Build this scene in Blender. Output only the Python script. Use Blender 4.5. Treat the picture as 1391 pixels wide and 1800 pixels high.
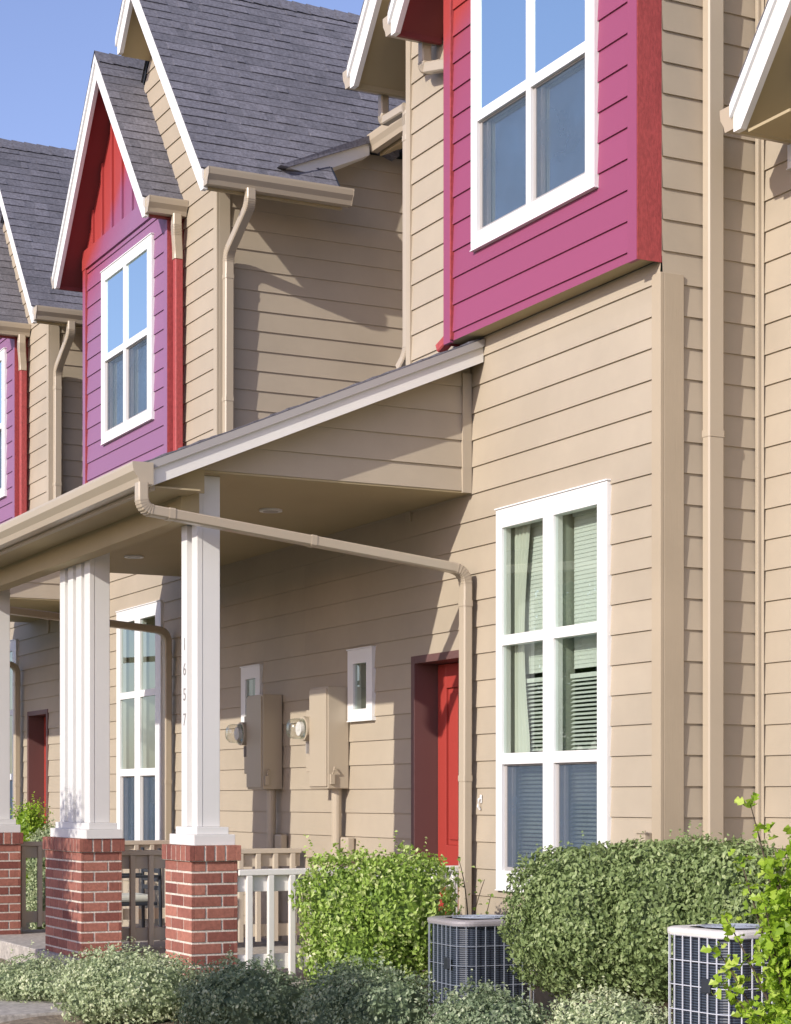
import bpy, math, random
from mathutils import Vector, Matrix
for o in list(bpy.data.objects): bpy.data.objects.remove(o)
SC = bpy.context.scene
random.seed(7)
R = random.Random(11)

# ------------------------------------------------------------------ camera
TH = 0.467154          # facade recedes to the left at this angle
cam_d = bpy.data.cameras.new("camera"); cam = bpy.data.objects.new("camera", cam_d)
SC.collection.objects.link(cam); SC.camera = cam
F = Vector((-math.cos(TH), math.sin(TH), 0)); UP = Vector((0, 0, 1)); RT = F.cross(UP)
M3 = Matrix((RT, UP, -F)).transposed()
cam.matrix_world = Matrix.Translation((0, 0, 1.6)) @ M3.to_4x4()
cam_d.sensor_fit = 'HORIZONTAL'; cam_d.sensor_width = 36
cam_d.lens = 3374.37 / 1391 * 36
cam_d.shift_y = (1403 - 900) / 1391
cam_d.clip_end = 2000; cam_d.clip_start = 0.1

# ------------------------------------------------------------------ light
sun_v = Vector((0.39, -1.0, 0.505)).normalized()
world = bpy.data.worlds.new("World"); SC.world = world; world.use_nodes = True
nt = world.node_tree; nt.nodes.clear()
sky = nt.nodes.new('ShaderNodeTexSky'); sky.sky_type = 'NISHITA'; sky.sun_disc = False
sky.sun_elevation = math.asin(sun_v.z)
sky.sun_rotation = math.atan2(sun_v.x, sun_v.y)
sky.altitude = 0; sky.air_density = 1.0; sky.dust_density = 0.7; sky.ozone_density = 1.8
bg = nt.nodes.new('ShaderNodeBackground'); bg.inputs[1].default_value = 0.15
wo = nt.nodes.new('ShaderNodeOutputWorld')
tint = nt.nodes.new('ShaderNodeMix'); tint.data_type = 'RGBA'; tint.blend_type = 'MULTIPLY'; tint.inputs[0].default_value = 1; tint.inputs[7].default_value = (1.14, 0.98, 1.14, 1)
nt.links.new(sky.outputs[0], tint.inputs[6]); nt.links.new(tint.outputs[2], bg.inputs[0]); nt.links.new(bg.outputs[0], wo.inputs[0])
sl = bpy.data.lights.new("sun", 'SUN'); sl.energy = 3.75; sl.angle = math.radians(0.53); sl.color = (1.0, 0.94, 0.85)
so = bpy.data.objects.new("sun", sl); SC.collection.objects.link(so)
so.rotation_euler = (-sun_v).to_track_quat('-Z', 'Y').to_euler()
SC.view_settings.view_transform = 'Standard'; SC.view_settings.look = 'None'
SC.view_settings.exposure = 0.34; SC.view_settings.gamma = 1.0
SC.render.engine = 'CYCLES'
SC.cycles.max_bounces = 10; SC.cycles.diffuse_bounces = 4; SC.cycles.transparent_max_bounces = 16

# ------------------------------------------------------------------ materials
def srgb(r, g, b):
    f = lambda c: (c/255/12.92) if c/255 <= 0.04045 else ((c/255+0.055)/1.055)**2.4
    return (f(r), f(g), f(b), 1)
def newmat(name):
    m = bpy.data.materials.new(name); m.use_nodes = True
    n = m.node_tree; b = n.nodes['Principled BSDF']; return m, n, b
def noise(n, scale, detail=4, rough=0.6, vec=None, stretch=None):
    tc = n.nodes.new('ShaderNodeTexCoord'); t = n.nodes.new('ShaderNodeTexNoise')
    t.inputs['Scale'].default_value = scale; t.inputs['Detail'].default_value = detail; t.inputs['Roughness'].default_value = rough
    if stretch:
        mp = n.nodes.new('ShaderNodeMapping'); mp.inputs['Scale'].default_value = stretch
        n.links.new(tc.outputs['Object'], mp.inputs[0]); n.links.new(mp.outputs[0], t.inputs['Vector'])
    else: n.links.new(tc.outputs['Object'], t.inputs['Vector'])
    return t
def ramp(n, src, c0, c1, p0=0.3, p1=0.7):
    r = n.nodes.new('ShaderNodeValToRGB'); e = r.color_ramp.elements
    e[0].position = p0; e[1].position = p1; e[0].color = c0; e[1].color = c1
    n.links.new(src, r.inputs[0]); return r
def mul(c, k): return (c[0]*k, c[1]*k, c[2]*k, 1)
def bump(n, b, src, strength, dist):
    bp = n.nodes.new('ShaderNodeBump'); bp.inputs['Strength'].default_value = strength; bp.inputs['Distance'].default_value = dist
    n.links.new(src, bp.inputs['Height']); n.links.new(bp.outputs[0], b.inputs['Normal'])
def paint(name, col, rough=0.55, var=0.06, grain=(1.2, 1.2, 30), gs=6, bs=0.25, bd=0.002, attr=False, spec=0.4, speck=False):
    """painted board: faint blotches, wood grain bump, optional per-board tone"""
    m, n, b = newmat(name)
    t = noise(n, 1.7, 5, 0.6)
    r = ramp(n, t.outputs['Fac'], mul(col, 1-var), mul(col, 1+var), 0.3, 0.7)
    out = r.outputs[0]
    if speck:
        sn = noise(n, 55, 3, 0.7, stretch=(1, 1, 0.6)); sr = ramp(n, sn.outputs['Fac'], (0.86, 0.86, 0.86, 1), (1.14, 1.14, 1.14, 1), 0.38, 0.62)
        mm = n.nodes.new('ShaderNodeMix'); mm.data_type = 'RGBA'; mm.blend_type = 'MULTIPLY'; mm.inputs[0].default_value = 1
        n.links.new(out, mm.inputs[6]); n.links.new(sr.outputs[0], mm.inputs[7]); out = mm.outputs[2]
    if attr:
        a = n.nodes.new('ShaderNodeAttribute'); a.attribute_name = 'tone'
        mx = n.nodes.new('ShaderNodeMix'); mx.data_type = 'RGBA'; mx.blend_type = 'MULTIPLY'; mx.inputs[0].default_value = 1
        n.links.new(out, mx.inputs[6]); n.links.new(a.outputs['Color'], mx.inputs[7]); out = mx.outputs[2]
    n.links.new(out, b.inputs['Base Color'])
    b.inputs['Roughness'].default_value = rough; b.inputs['Specular IOR Level'].default_value = spec
    g = noise(n, gs, 6, 0.65, stretch=grain)
    bump(n, b, g.outputs['Fac'], bs, bd)
    return m
BEI = (0.395, 0.335, 0.252, 1)
M = {}
M['beige'] = paint('beige_siding', BEI, 0.6, 0.07, attr=True)
M['beige_trim'] = paint('beige_trim', (0.40, 0.34, 0.255, 1), 0.55, 0.04, grain=(6, 6, 1))
M['beige_rough'] = paint('beige_rough_trim', (0.395, 0.325, 0.232, 1), 0.7, 0.06, grain=(14, 14, 1.2), bs=0.18, bd=0.006)
M['soffit'] = paint('beige_soffit', (0.40, 0.325, 0.19, 1), 0.7, 0.04)
M['metal'] = paint('beige_gutter', (0.42, 0.355, 0.265, 1), 0.32, 0.02, bs=0.05, spec=0.5)
M['white'] = paint('white_trim', (0.76, 0.755, 0.74, 1), 0.45, 0.02, bs=0.1)
M['column'] = paint('white_column', (0.64, 0.63, 0.605, 1), 0.45, 0.03, grain=(10, 10, 1), bs=0.15)
M['red'] = paint('red_trim', (0.34, 0.058, 0.058, 1), 0.6, 0.05, grain=(18, 18, 4), bs=0.4, bd=0.006, speck=True)
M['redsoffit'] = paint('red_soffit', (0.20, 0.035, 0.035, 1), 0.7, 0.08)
M['door'] = paint('red_door', (0.35, 0.045, 0.035, 1), 0.4, 0.04, bs=0.05)
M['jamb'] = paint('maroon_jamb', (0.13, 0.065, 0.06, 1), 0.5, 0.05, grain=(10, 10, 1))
M['rail'] = paint('rail_paint', (0.50, 0.44, 0.35, 1), 0.5, 0.04, grain=(10, 10, 1))
M['railw'] = paint('rail_white', (0.72, 0.70, 0.65, 1), 0.5, 0.04, grain=(10, 10, 1))
M['digit'] = paint('digit_grey', (0.22, 0.21, 0.2, 1), 0.4, 0.02)
M['dark'] = paint('dark_metal', (0.03, 0.035, 0.045, 1), 0.45, 0.2)
M['plastic'] = paint('grey_vinyl', (0.36, 0.34, 0.325, 1), 0.4, 0.02, bs=0.05)
M['slat'] = paint('blind_slat', (0.60, 0.63, 0.60, 1), 0.5, 0.02, bs=0.0)
M['room'] = paint('room_wall', (0.16, 0.17, 0.14, 1), 0.9, 0.1)
M['reveal'] = paint('window_reveal', (0.34, 0.36, 0.30, 1), 0.8, 0.05)
M['cloth'] = paint('curtain', (0.55, 0.56, 0.50, 1), 0.9, 0.05)

def light_cast(name, top, mid, low, xc, zc, hw=0.3):
    """red paint with a pink light cast painted in, less so at upper left"""
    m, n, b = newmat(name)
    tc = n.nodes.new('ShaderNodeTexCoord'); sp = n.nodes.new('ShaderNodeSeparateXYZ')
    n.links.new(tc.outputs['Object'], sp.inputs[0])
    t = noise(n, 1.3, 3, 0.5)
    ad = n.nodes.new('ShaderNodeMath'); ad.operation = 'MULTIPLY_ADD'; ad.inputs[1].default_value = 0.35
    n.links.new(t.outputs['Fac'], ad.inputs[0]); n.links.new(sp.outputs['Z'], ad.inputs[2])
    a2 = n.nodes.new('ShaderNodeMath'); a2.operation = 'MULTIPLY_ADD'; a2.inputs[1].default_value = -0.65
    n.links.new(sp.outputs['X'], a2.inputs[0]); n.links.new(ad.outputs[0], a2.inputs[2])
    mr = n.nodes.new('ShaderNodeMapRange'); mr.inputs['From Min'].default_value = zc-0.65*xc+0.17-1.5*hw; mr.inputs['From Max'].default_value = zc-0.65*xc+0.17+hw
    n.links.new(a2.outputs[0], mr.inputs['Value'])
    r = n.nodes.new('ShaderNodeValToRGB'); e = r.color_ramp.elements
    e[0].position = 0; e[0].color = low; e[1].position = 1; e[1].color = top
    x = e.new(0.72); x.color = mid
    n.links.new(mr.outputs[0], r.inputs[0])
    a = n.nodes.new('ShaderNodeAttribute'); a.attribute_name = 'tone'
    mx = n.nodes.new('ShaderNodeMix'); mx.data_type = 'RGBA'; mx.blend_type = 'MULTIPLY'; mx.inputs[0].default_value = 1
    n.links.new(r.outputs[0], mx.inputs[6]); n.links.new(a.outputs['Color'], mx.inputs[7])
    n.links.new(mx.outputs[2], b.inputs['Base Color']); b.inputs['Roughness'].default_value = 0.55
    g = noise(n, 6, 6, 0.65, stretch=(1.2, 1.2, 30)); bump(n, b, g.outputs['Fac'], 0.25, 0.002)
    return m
RED = (0.34, 0.04, 0.035, 1)  # the real paint; the pinks below have light put into the colour
M['pinkA'] = light_cast('pink_light_siding', RED, (0.275, 0.05, 0.095, 1), (0.265, 0.055, 0.122, 1), -9.3, 6.7)
M['pinkB'] = light_cast('purple_light_siding', RED, (0.27, 0.068, 0.14, 1), (0.25, 0.115, 0.215, 1), -16.6, 6.95)
def tonemat(name, c0, c1, rough=0.9, gscale=60, gstr=0.5, gd=0.004, blotch=0.15, fine=0.35):
    m, n, b = newmat(name)
    a = n.nodes.new('ShaderNodeAttribute'); a.attribute_name = 'tone'
    r = ramp(n, a.outputs['Fac'], c0, c1, 0.0, 1.0)
    t = noise(n, gscale, 3, 0.7)
    r2 = ramp(n, t.outputs['Fac'], (1-fine,)*3+(1,), (1+fine,)*3+(1,), 0.3, 0.7)
    t3 = noise(n, 0.9, 4, 0.6); r3 = ramp(n, t3.outputs['Fac'], (1-blotch,)*3+(1,), (1+blotch,)*3+(1,), 0.3, 0.7)
    mx = n.nodes.new('ShaderNodeMix'); mx.data_type = 'RGBA'; mx.blend_type = 'MULTIPLY'; mx.inputs[0].default_value = 1
    n.links.new(r.outputs[0], mx.inputs[6]); n.links.new(r2.outputs[0], mx.inputs[7])
    my = n.nodes.new('ShaderNodeMix'); my.data_type = 'RGBA'; my.blend_type = 'MULTIPLY'; my.inputs[0].default_value = 1
    n.links.new(mx.outputs[2], my.inputs[6]); n.links.new(r3.outputs[0], my.inputs[7])
    n.links.new(my.outputs[2], b.inputs['Base Color']); b.inputs['Roughness'].default_value = rough
    bump(n, b, t.outputs['Fac'], gstr, gd); return m
M['shingle'] = tonemat('asphalt_shingle', (0.095, 0.094, 0.108, 1), (0.195, 0.188, 0.212, 1), 0.9, 38, 0.6, 0.004, 0.18, 0.35)
M['brick'] = tonemat('red_brick', (0.18, 0.056, 0.042, 1), (0.37, 0.15, 0.105, 1), 0.85, 45, 0.5, 0.003, 0.12, 0.2)
M['mortar'] = tonemat('mortar', (0.57, 0.52, 0.45, 1), (0.57, 0.52, 0.45, 1), 0.95, 70, 0.4, 0.003)
M['concrete'] = tonemat('concrete', (0.34, 0.315, 0.28, 1), (0.37, 0.34, 0.30, 1), 0.9, 25, 0.3, 0.003)
M['ground'] = tonemat('mulch_ground', (0.21, 0.165, 0.115, 1), (0.21, 0.165, 0.115, 1), 0.95, 18, 1.0, 0.02, 0.3, 0.5)
M['lawn'] = tonemat('lawn', (0.05, 0.075, 0.025, 1), (0.05, 0.075, 0.025, 1), 0.95, 12, 1.0, 0.02, 0.3, 0.5)
M['asphalt'] = tonemat('asphalt', (0.06, 0.06, 0.06, 1), (0.06, 0.06, 0.06, 1), 0.9, 60, 0.4, 0.004)
M['wire'] = paint('coated_wire', (0.55, 0.57, 0.62, 1), 0.4, 0.05)
M['wiredark'] = paint('dull_wire', (0.28, 0.31, 0.36, 1), 0.4, 0.08)
M['acwhite'] = paint('weathered_white_top', (0.62, 0.60, 0.57, 1), 0.5, 0.12)
M['acgrey'] = paint('weathered_grey_top', (0.30, 0.28, 0.29, 1), 0.45, 0.15)
def finmat():
    m, n, b = newmat('coil_fins'); tc = n.nodes.new('ShaderNodeTexCoord')
    w = n.nodes.new('ShaderNodeTexWave'); w.wave_type = 'BANDS'; w.bands_direction = 'Z'; w.inputs['Scale'].default_value = 28
    w.inputs['Distortion'].default_value = 0.6; w.inputs['Detail'].default_value = 1
    n.links.new(tc.outputs['Object'], w.inputs['Vector'])
    r = ramp(n, w.outputs['Fac'], (0.012, 0.016, 0.026, 1), (0.05, 0.065, 0.09, 1), 0.3, 0.8)
    n.links.new(r.outputs[0], b.inputs['Base Color']); b.inputs['Roughness'].default_value = 0.45
    bump(n, b, w.outputs['Fac'], 0.5, 0.004); return m
M['fins'] = finmat()
def glass(name, ior, tint, rough=0.0, wave=0.0, base=0.0):
    m, n, b = newmat(name); n.nodes.remove(b)
    out = n.nodes['Material Output']
    tr = n.nodes.new('ShaderNodeBsdfTransparent'); tr.inputs[0].default_value = tint
    gl = n.nodes.new('ShaderNodeBsdfGlossy'); gl.inputs['Roughness'].default_value = rough; gl.inputs[0].default_value = (0.86, 1.0, 0.98, 1)
    lw = n.nodes.new('ShaderNodeLayerWeight'); lw.inputs[0].default_value = 0.5
    pw = n.nodes.new('ShaderNodeMath'); pw.operation = 'POWER'; pw.inputs[1].default_value = 3
    n.links.new(lw.outputs['Facing'], pw.inputs[0]); fr = n.nodes.new('ShaderNodeMath'); fr.operation = 'MULTIPLY'; fr.inputs[1].default_value = ior
    n.links.new(pw.outputs[0], fr.inputs[0])
    mx = n.nodes.new('ShaderNodeMixShader')
    if wave:
        t = noise(n, 2.2, 1, 0.4); bp = n.nodes.new('ShaderNodeBump'); bp.inputs['Strength'].default_value = wave; bp.inputs['Distance'].default_value = 0.01
        n.links.new(t.outputs['Fac'], bp.inputs['Height']); n.links.new(bp.outputs[0], gl.inputs['Normal'])
    ad = n.nodes.new('ShaderNodeMath'); ad.operation = 'ADD'; ad.use_clamp = True; ad.inputs[1].default_value = base
    n.links.new(fr.outputs[0], ad.inputs[0]); n.links.new(ad.outputs[0], mx.inputs[0]); n.links.new(tr.outputs[0], mx.inputs[1]); n.links.new(gl.outputs[0], mx.inputs[2])
    n.links.new(mx.outputs[0], out.inputs[0]); return m
M['glass_up'] = glass('coated_glass', 1.0, (0.6, 0.75, 0.8, 1), 0.0, 0.006, 0.85)
M['glass_lo'] = glass('clear_glass', 0.9, (0.84, 0.90, 0.84, 1), 0.0, 0.012, 0.12)
M['dome'] = glass('meter_glass', 0.9, (0.9, 0.9, 0.88, 1), 0.12, 0, 0.05)
def screenmat():
    m, n, b = newmat('insect_screen'); out = n.nodes['Material Output']
    tr = n.nodes.new('ShaderNodeBsdfTransparent'); mx = n.nodes.new('ShaderNodeMixShader')
    b.inputs['Base Color'].default_value = (0.075, 0.11, 0.16, 1); b.inputs['Roughness'].default_value = 0.6
    t = noise(n, 3.5, 3, 0.5); r = ramp(n, t.outputs['Fac'], (0.5, 0.5, 0.5, 1), (0.7, 0.7, 0.7, 1))
    n.links.new(r.outputs[0], mx.inputs[0]); n.links.new(tr.outputs[0], mx.inputs[1]); n.links.new(b.outputs[0], mx.inputs[2])
    n.links.new(mx.outputs[0], out.inputs[0]); return m
M['screen'] = screenmat()
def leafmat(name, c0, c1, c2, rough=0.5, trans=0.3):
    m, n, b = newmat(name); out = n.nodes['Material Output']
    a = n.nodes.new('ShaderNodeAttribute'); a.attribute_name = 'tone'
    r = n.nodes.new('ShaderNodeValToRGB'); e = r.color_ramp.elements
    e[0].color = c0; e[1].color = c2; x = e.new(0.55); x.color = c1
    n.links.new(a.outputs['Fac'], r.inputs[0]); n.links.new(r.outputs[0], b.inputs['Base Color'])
    b.inputs['Roughness'].default_value = rough; b.inputs['Specular IOR Level'].default_value = 0.35
    tl = n.nodes.new('ShaderNodeBsdfTranslucent'); mx = n.nodes.new('ShaderNodeMixShader'); mx.inputs[0].default_value = trans
    n.links.new(r.outputs[0], tl.inputs[0]); n.links.new(b.outputs[0], mx.inputs[1]); n.links.new(tl.outputs[0], mx.inputs[2])
    n.links.new(mx.outputs[0], out.inputs[0]); return m
M['leaf_silver'] = leafmat('variegated_leaf', (0.15, 0.205, 0.095, 1), (0.43, 0.50, 0.28, 1), (0.70, 0.73, 0.50, 1))
M['leaf_dark'] = leafmat('shaded_leaf', (0.08, 0.12, 0.06, 1), (0.23, 0.30, 0.165, 1), (0.52, 0.57, 0.38, 1))  # darker copy of the silvery leaf, shade put into its colour
M['leaf_hedge'] = leafmat('hedge_leaf', (0.09, 0.135, 0.04, 1), (0.26, 0.34, 0.13, 1), (0.45, 0.52, 0.26, 1))
M['leaf_bright'] = leafmat('bright_leaf', (0.11, 0.19, 0.03, 1), (0.32, 0.46, 0.08, 1), (0.68, 0.72, 0.36, 1))
M['leaf_lime'] = leafmat('lime_leaf', (0.12, 0.22, 0.015, 1), (0.32, 0.48, 0.04, 1), (0.55, 0.66, 0.14, 1), 0.35, 0.4)
M['leaf_tree'] = leafmat('tree_leaf', (0.03, 0.06, 0.015, 1), (0.08, 0.14, 0.03, 1), (0.16, 0.22, 0.06, 1))
M['bark'] = paint('bark', (0.10, 0.075, 0.05, 1), 0.9, 0.3, grain=(10, 10, 2), bs=1, bd=0.02)

# ------------------------------------------------------------------ mesh helpers
class MB:
    def __init__(s): s.v = []; s.f = []; s.t = []; s.tone = 0.5
    def quad(s, *p, tone=None):
        i = len(s.v); s.v += [tuple(q) for q in p]; s.f.append(tuple(range(i, i+len(p)))); s.t.append(s.tone if tone is None else tone)
    def box(s, x0, x1, y0, y1, z0, z1, tone=None):
        if x0 > x1: x0, x1 = x1, x0
        if y0 > y1: y0, y1 = y1, y0
        if z0 > z1: z0, z1 = z1, z0
        i = len(s.v)
        s.v += [(x0,y0,z0),(x1,y0,z0),(x1,y1,z0),(x0,y1,z0),(x0,y0,z1),(x1,y0,z1),(x1,y1,z1),(x0,y1,z1)]
        for f in ((0,3,2,1),(4,5,6,7),(0,1,5,4),(1,2,6,5),(2,3,7,6),(3,0,4,7)):
            s.f.append(tuple(i+k for k in f)); s.t.append(s.tone if tone is None else tone)
    def prism(s, poly, vec, tone=None):
        """poly: 3D points of one face; vec: extrusion"""
        n = len(poly); i = len(s.v); vec = Vector(vec)
        s.v += [tuple(Vector(p)) for p in poly] + [tuple(Vector(p)+vec) for p in poly]
        s.f.append(tuple(range(i, i+n))); s.f.append(tuple(range(i+2*n-1, i+n-1, -1)))
        for k in range(n): s.f.append((i+k, i+n+k, i+n+(k+1) % n, i+(k+1) % n))
        s.t += [s.tone if tone is None else tone]*(n+2)
    def sweep(s, path, prof, up=(0, 0, 1), cap=True, scales=None):
        """prof: closed 2D outline; swept along path with mitred joints"""
        path = [Vector(p) for p in path]; up = Vector(up); n = len(prof); i0 = len(s.v)
        for k, p in enumerate(path):
            a = (path[k]-path[k-1]).normalized() if k else None
            b = (path[k+1]-path[k]).normalized() if k < len(path)-1 else None
            t = (a+b).normalized() if a and b else (a or b)
            sd = t.cross(up)
            if sd.length < 1e-4: sd = Vector((1, 0, 0))
            sd.normalize(); u2 = sd.cross(t).normalized()
            k1 = 1/max(0.5, a.dot(t)) if a and b else 1
            sc = scales[k] if scales else 1
            for (q, w) in prof: s.v.append(tuple(p + sd*q*sc + u2*w*sc*k1))
        for k in range(len(path)-1):
            for j in range(n):
                a = i0+k*n+j; b = i0+k*n+(j+1) % n; s.f.append((a, b, b+n, a+n)); s.t.append(s.tone)
        if cap:
            s.f.append(tuple(range(i0+n-1, i0-1, -1))); s.f.append(tuple(range(i0+(len(path)-1)*n, i0+len(path)*n))); s.t += [s.tone]*2
    def tube(s, path, r, n=8, up=(0, 0, 1), scales=None):
        s.sweep(path, [(r*math.cos(2*math.pi*k/n), r*math.sin(2*math.pi*k/n)) for k in range(n)], up, True, scales)
    def build(s, name, mat, parent=None, bevel=0, smooth=False, recalc=False):
        me = bpy.data.meshes.new(name); me.from_pydata(s.v, [], s.f); me.update()
        if recalc:
            import bmesh; b = bmesh.new(); b.from_mesh(me); bmesh.ops.recalc_face_normals(b, faces=b.faces); b.to_mesh(me); b.free()
        at = me.color_attributes.new('tone', 'FLOAT_COLOR', 'CORNER'); buf = []
        for p, t in zip(me.polygons, s.t):
            buf += [t, t, t, 1.0]*p.loop_total
        at.data.foreach_set('color', buf)
        me.materials.append(M[mat])
        if smooth: me.polygons.foreach_set('use_smooth', [True]*len(me.polygons))
        o = bpy.data.objects.new(name, me); SC.collection.objects.link(o)
        if parent: o.parent = parent
        if bevel:
            bv = o.modifiers.new('bevel', 'BEVEL'); bv.width = bevel; bv.segments = 2; bv.limit_method = 'ANGLE'
        return o
def tag(o, label, cat, group=None, kind=None):
    if kind: o['kind'] = kind
    if label: o['label'] = label
    if cat: o['category'] = cat
    if group: o['group'] = group
    return o
def thing(name, loc, label, cat, group=None):
    o = bpy.data.objects.new(name, None); SC.collection.objects.link(o); o.location = loc
    o.empty_display_size = 0.2
    return tag(o, label, cat, group)
def settle(root):
    """parts are modelled in world space: keep them there under a root that stands at its base"""
    bpy.context.view_layer.update()
    inv = root.matrix_world.inverted()
    for ch in root.children: ch.matrix_parent_inverse = inv

# ------------------------------------------------------------------ lap siding
EXP = 0.1638; ZL = 1.6625
def siding(mb, axis, c, u0, u1, z0, z1, holes=(), umin=None, umax=None, seed=0):
    """lap boards on plane Y=c facing -Y (axis 'Y') or X=c facing +X (axis 'X'). u0..u1 may narrow with height through umin/umax"""
    rr = random.Random(seed*77+5)
    P = (lambda u, n, z: (u, c-n, z)) if axis == 'Y' else (lambda u, n, z: (c+n, u, z))
    k0 = math.floor((z0-ZL)/EXP)
    k = k0
    while ZL+k*EXP < z1:
        ca = ZL+k*EXP; a = max(ca, z0); b = min(ca+EXP, z1); k += 1
        nn = lambda z: 0.0125 - 0.0105*(z-ca)/EXP
        base = 1+rr.uniform(-0.03, 0.03)
        zs = {a, b}
        for h in holes:
            for q in (h[2], h[3]):
                if a < q < b: zs.add(q)
        zs = sorted(zs)
        for za, zb in zip(zs, zs[1:]):
            if zb-za < 1e-5: continue
            iv = [(u0, u1)]; zm = (za+zb)/2
            for h in holes:
                if h[2] < zm < h[3]:
                    nv = []
                    for p, q in iv:
                        if h[1] <= p or h[0] >= q: nv.append((p, q)); continue
                        if h[0] > p: nv.append((p, h[0]))
                        if h[1] < q: nv.append((h[1], q))
                    iv = nv
            for p, q in iv:
                segs = [p]
                x = p + rr.uniform(0.8, 3.4)
                while x < q-0.3: segs.append(x); x += 3.6
                segs.append(q)
                for s0, s1 in zip(segs, segs[1:]):
                    pa, qa, pb, qb = s0, s1, s0, s1
                    if umin: pa = max(pa, umin(za)); pb = max(pb, umin(zb))
                    if umax: qa = min(qa, umax(za)); qb = min(qb, umax(zb))
                    if qa <= pa and qb <= pb: continue
                    qa = max(qa, pa); qb = max(qb, pb)
                    t = base+rr.uniform(-0.006, 0.006)
                    mb.quad(P(pa, nn(za), za), P(qa, nn(za), za), P(qb, nn(zb), zb), P(pb, nn(zb), zb), tone=t)
                    if abs(za-ca) < 1e-6:
                        mb.quad(P(pa, 0.002, za), P(qa, 0.002, za), P(qa, nn(za), za), P(pa, nn(za), za), tone=t)
    return mb

# ------------------------------------------------------------------ roof shingles
def shingles(mb, O, a, b, L, W, amin=None, amax=None, seed=0, course=0.118):
    """asphalt shingle courses: O eave start, a along eave, b up the slope, L up-slope length, W along. Laminated tabs raised on each course"""
    rr = random.Random(seed); O = Vector(O); a = Vector(a).normalized(); b = Vector(b).normalized()
    n = a.cross(b).normalized()
    if n.z < 0: n = -n
    P = lambda u, w, h: O + a*u + b*w + n*h
    k = 0
    while k*course < L:
        w0 = k*course; w1 = min(L, w0+course); k += 1
        lo, hi = 0, W
        if amin: lo = max(lo, amin(w0))
        if amax: hi = min(hi, amax(w0))
        if hi <= lo: continue
        x = lo - rr.uniform(0, 0.3)
        while x < hi:
            wd = rr.choice((0.08, 0.12, 0.16, 0.24)) * rr.uniform(0.85, 1.15)
            p, q = max(lo, x), min(hi, x+wd); x += wd
            if q-p < 0.004: continue
            raised = rr.random() < 0.5
            h = (0.010 if raised else 0.0055) + rr.uniform(-0.001, 0.001); t = min(1, max(0, rr.gauss(0.5 if raised else 0.38, 0.11)))
            h1 = 0.001
            mb.quad(P(p, w0, h), P(q, w0, h), P(q, w1, h1), P(p, w1, h1), tone=t)
            mb.quad(P(p, w0, -0.003), P(q, w0, -0.003), P(q, w0, h), P(p, w0, h), tone=t*0.75)
            mb.quad(P(p, w0, -0.003), P(p, w0, h), P(p, w1, h1), P(p, w1, -0.003), tone=t)
            mb.quad(P(q, w0, -0.003), P(q, w0, h), P(q, w1, h1), P(q, w1, -0.003), tone=t)

def gutter_profile(w=0.12, h=0.11):
    # K style, outward = +q, top = +w
    return [(0, 0), (0, -h), (w*0.62, -h), (w*0.72, -h*0.72), (w*0.95, -h*0.42), (w, -h*0.12), (w, 0.0), (w*0.9, 0), (w*0.9, -h*0.15), (0.012, -h*0.2), (0.012, 0)]

def gutter(parent, p0, p1, out, name='gutter', w=0.115, h=0.125, mat='metal'):
    """K-style gutter from p0 to p1, out = outward unit vector"""
    mb = MB(); p0 = Vector(p0); p1 = Vector(p1); out = Vector(out)
    pr = gutter_profile(w, h); pts = [p0 + out*q + Vector((0, 0, z)) for q, z in pr]
    d = p1-p0
    mb.prism(pts, d)
    # closed end caps following the outline
    body = [(0, 0), (0, -h), (w*0.62, -h), (w*0.72, -h*0.72), (w*0.95, -h*0.42), (w, -h*0.12), (w, 0)]
    dn = d.normalized()
    for base, sg in ((p0, -1), (p1, 1)):
        q = [base + out*(a*1.0+ (0.002 if a > 0 else 0)) + Vector((0, 0, z-(0.002 if z < 0 else 0))) for a, z in body]
        mb.prism(q, dn*sg*0.004)
    return mb.build(name, mat, parent, recalc=True)

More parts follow.
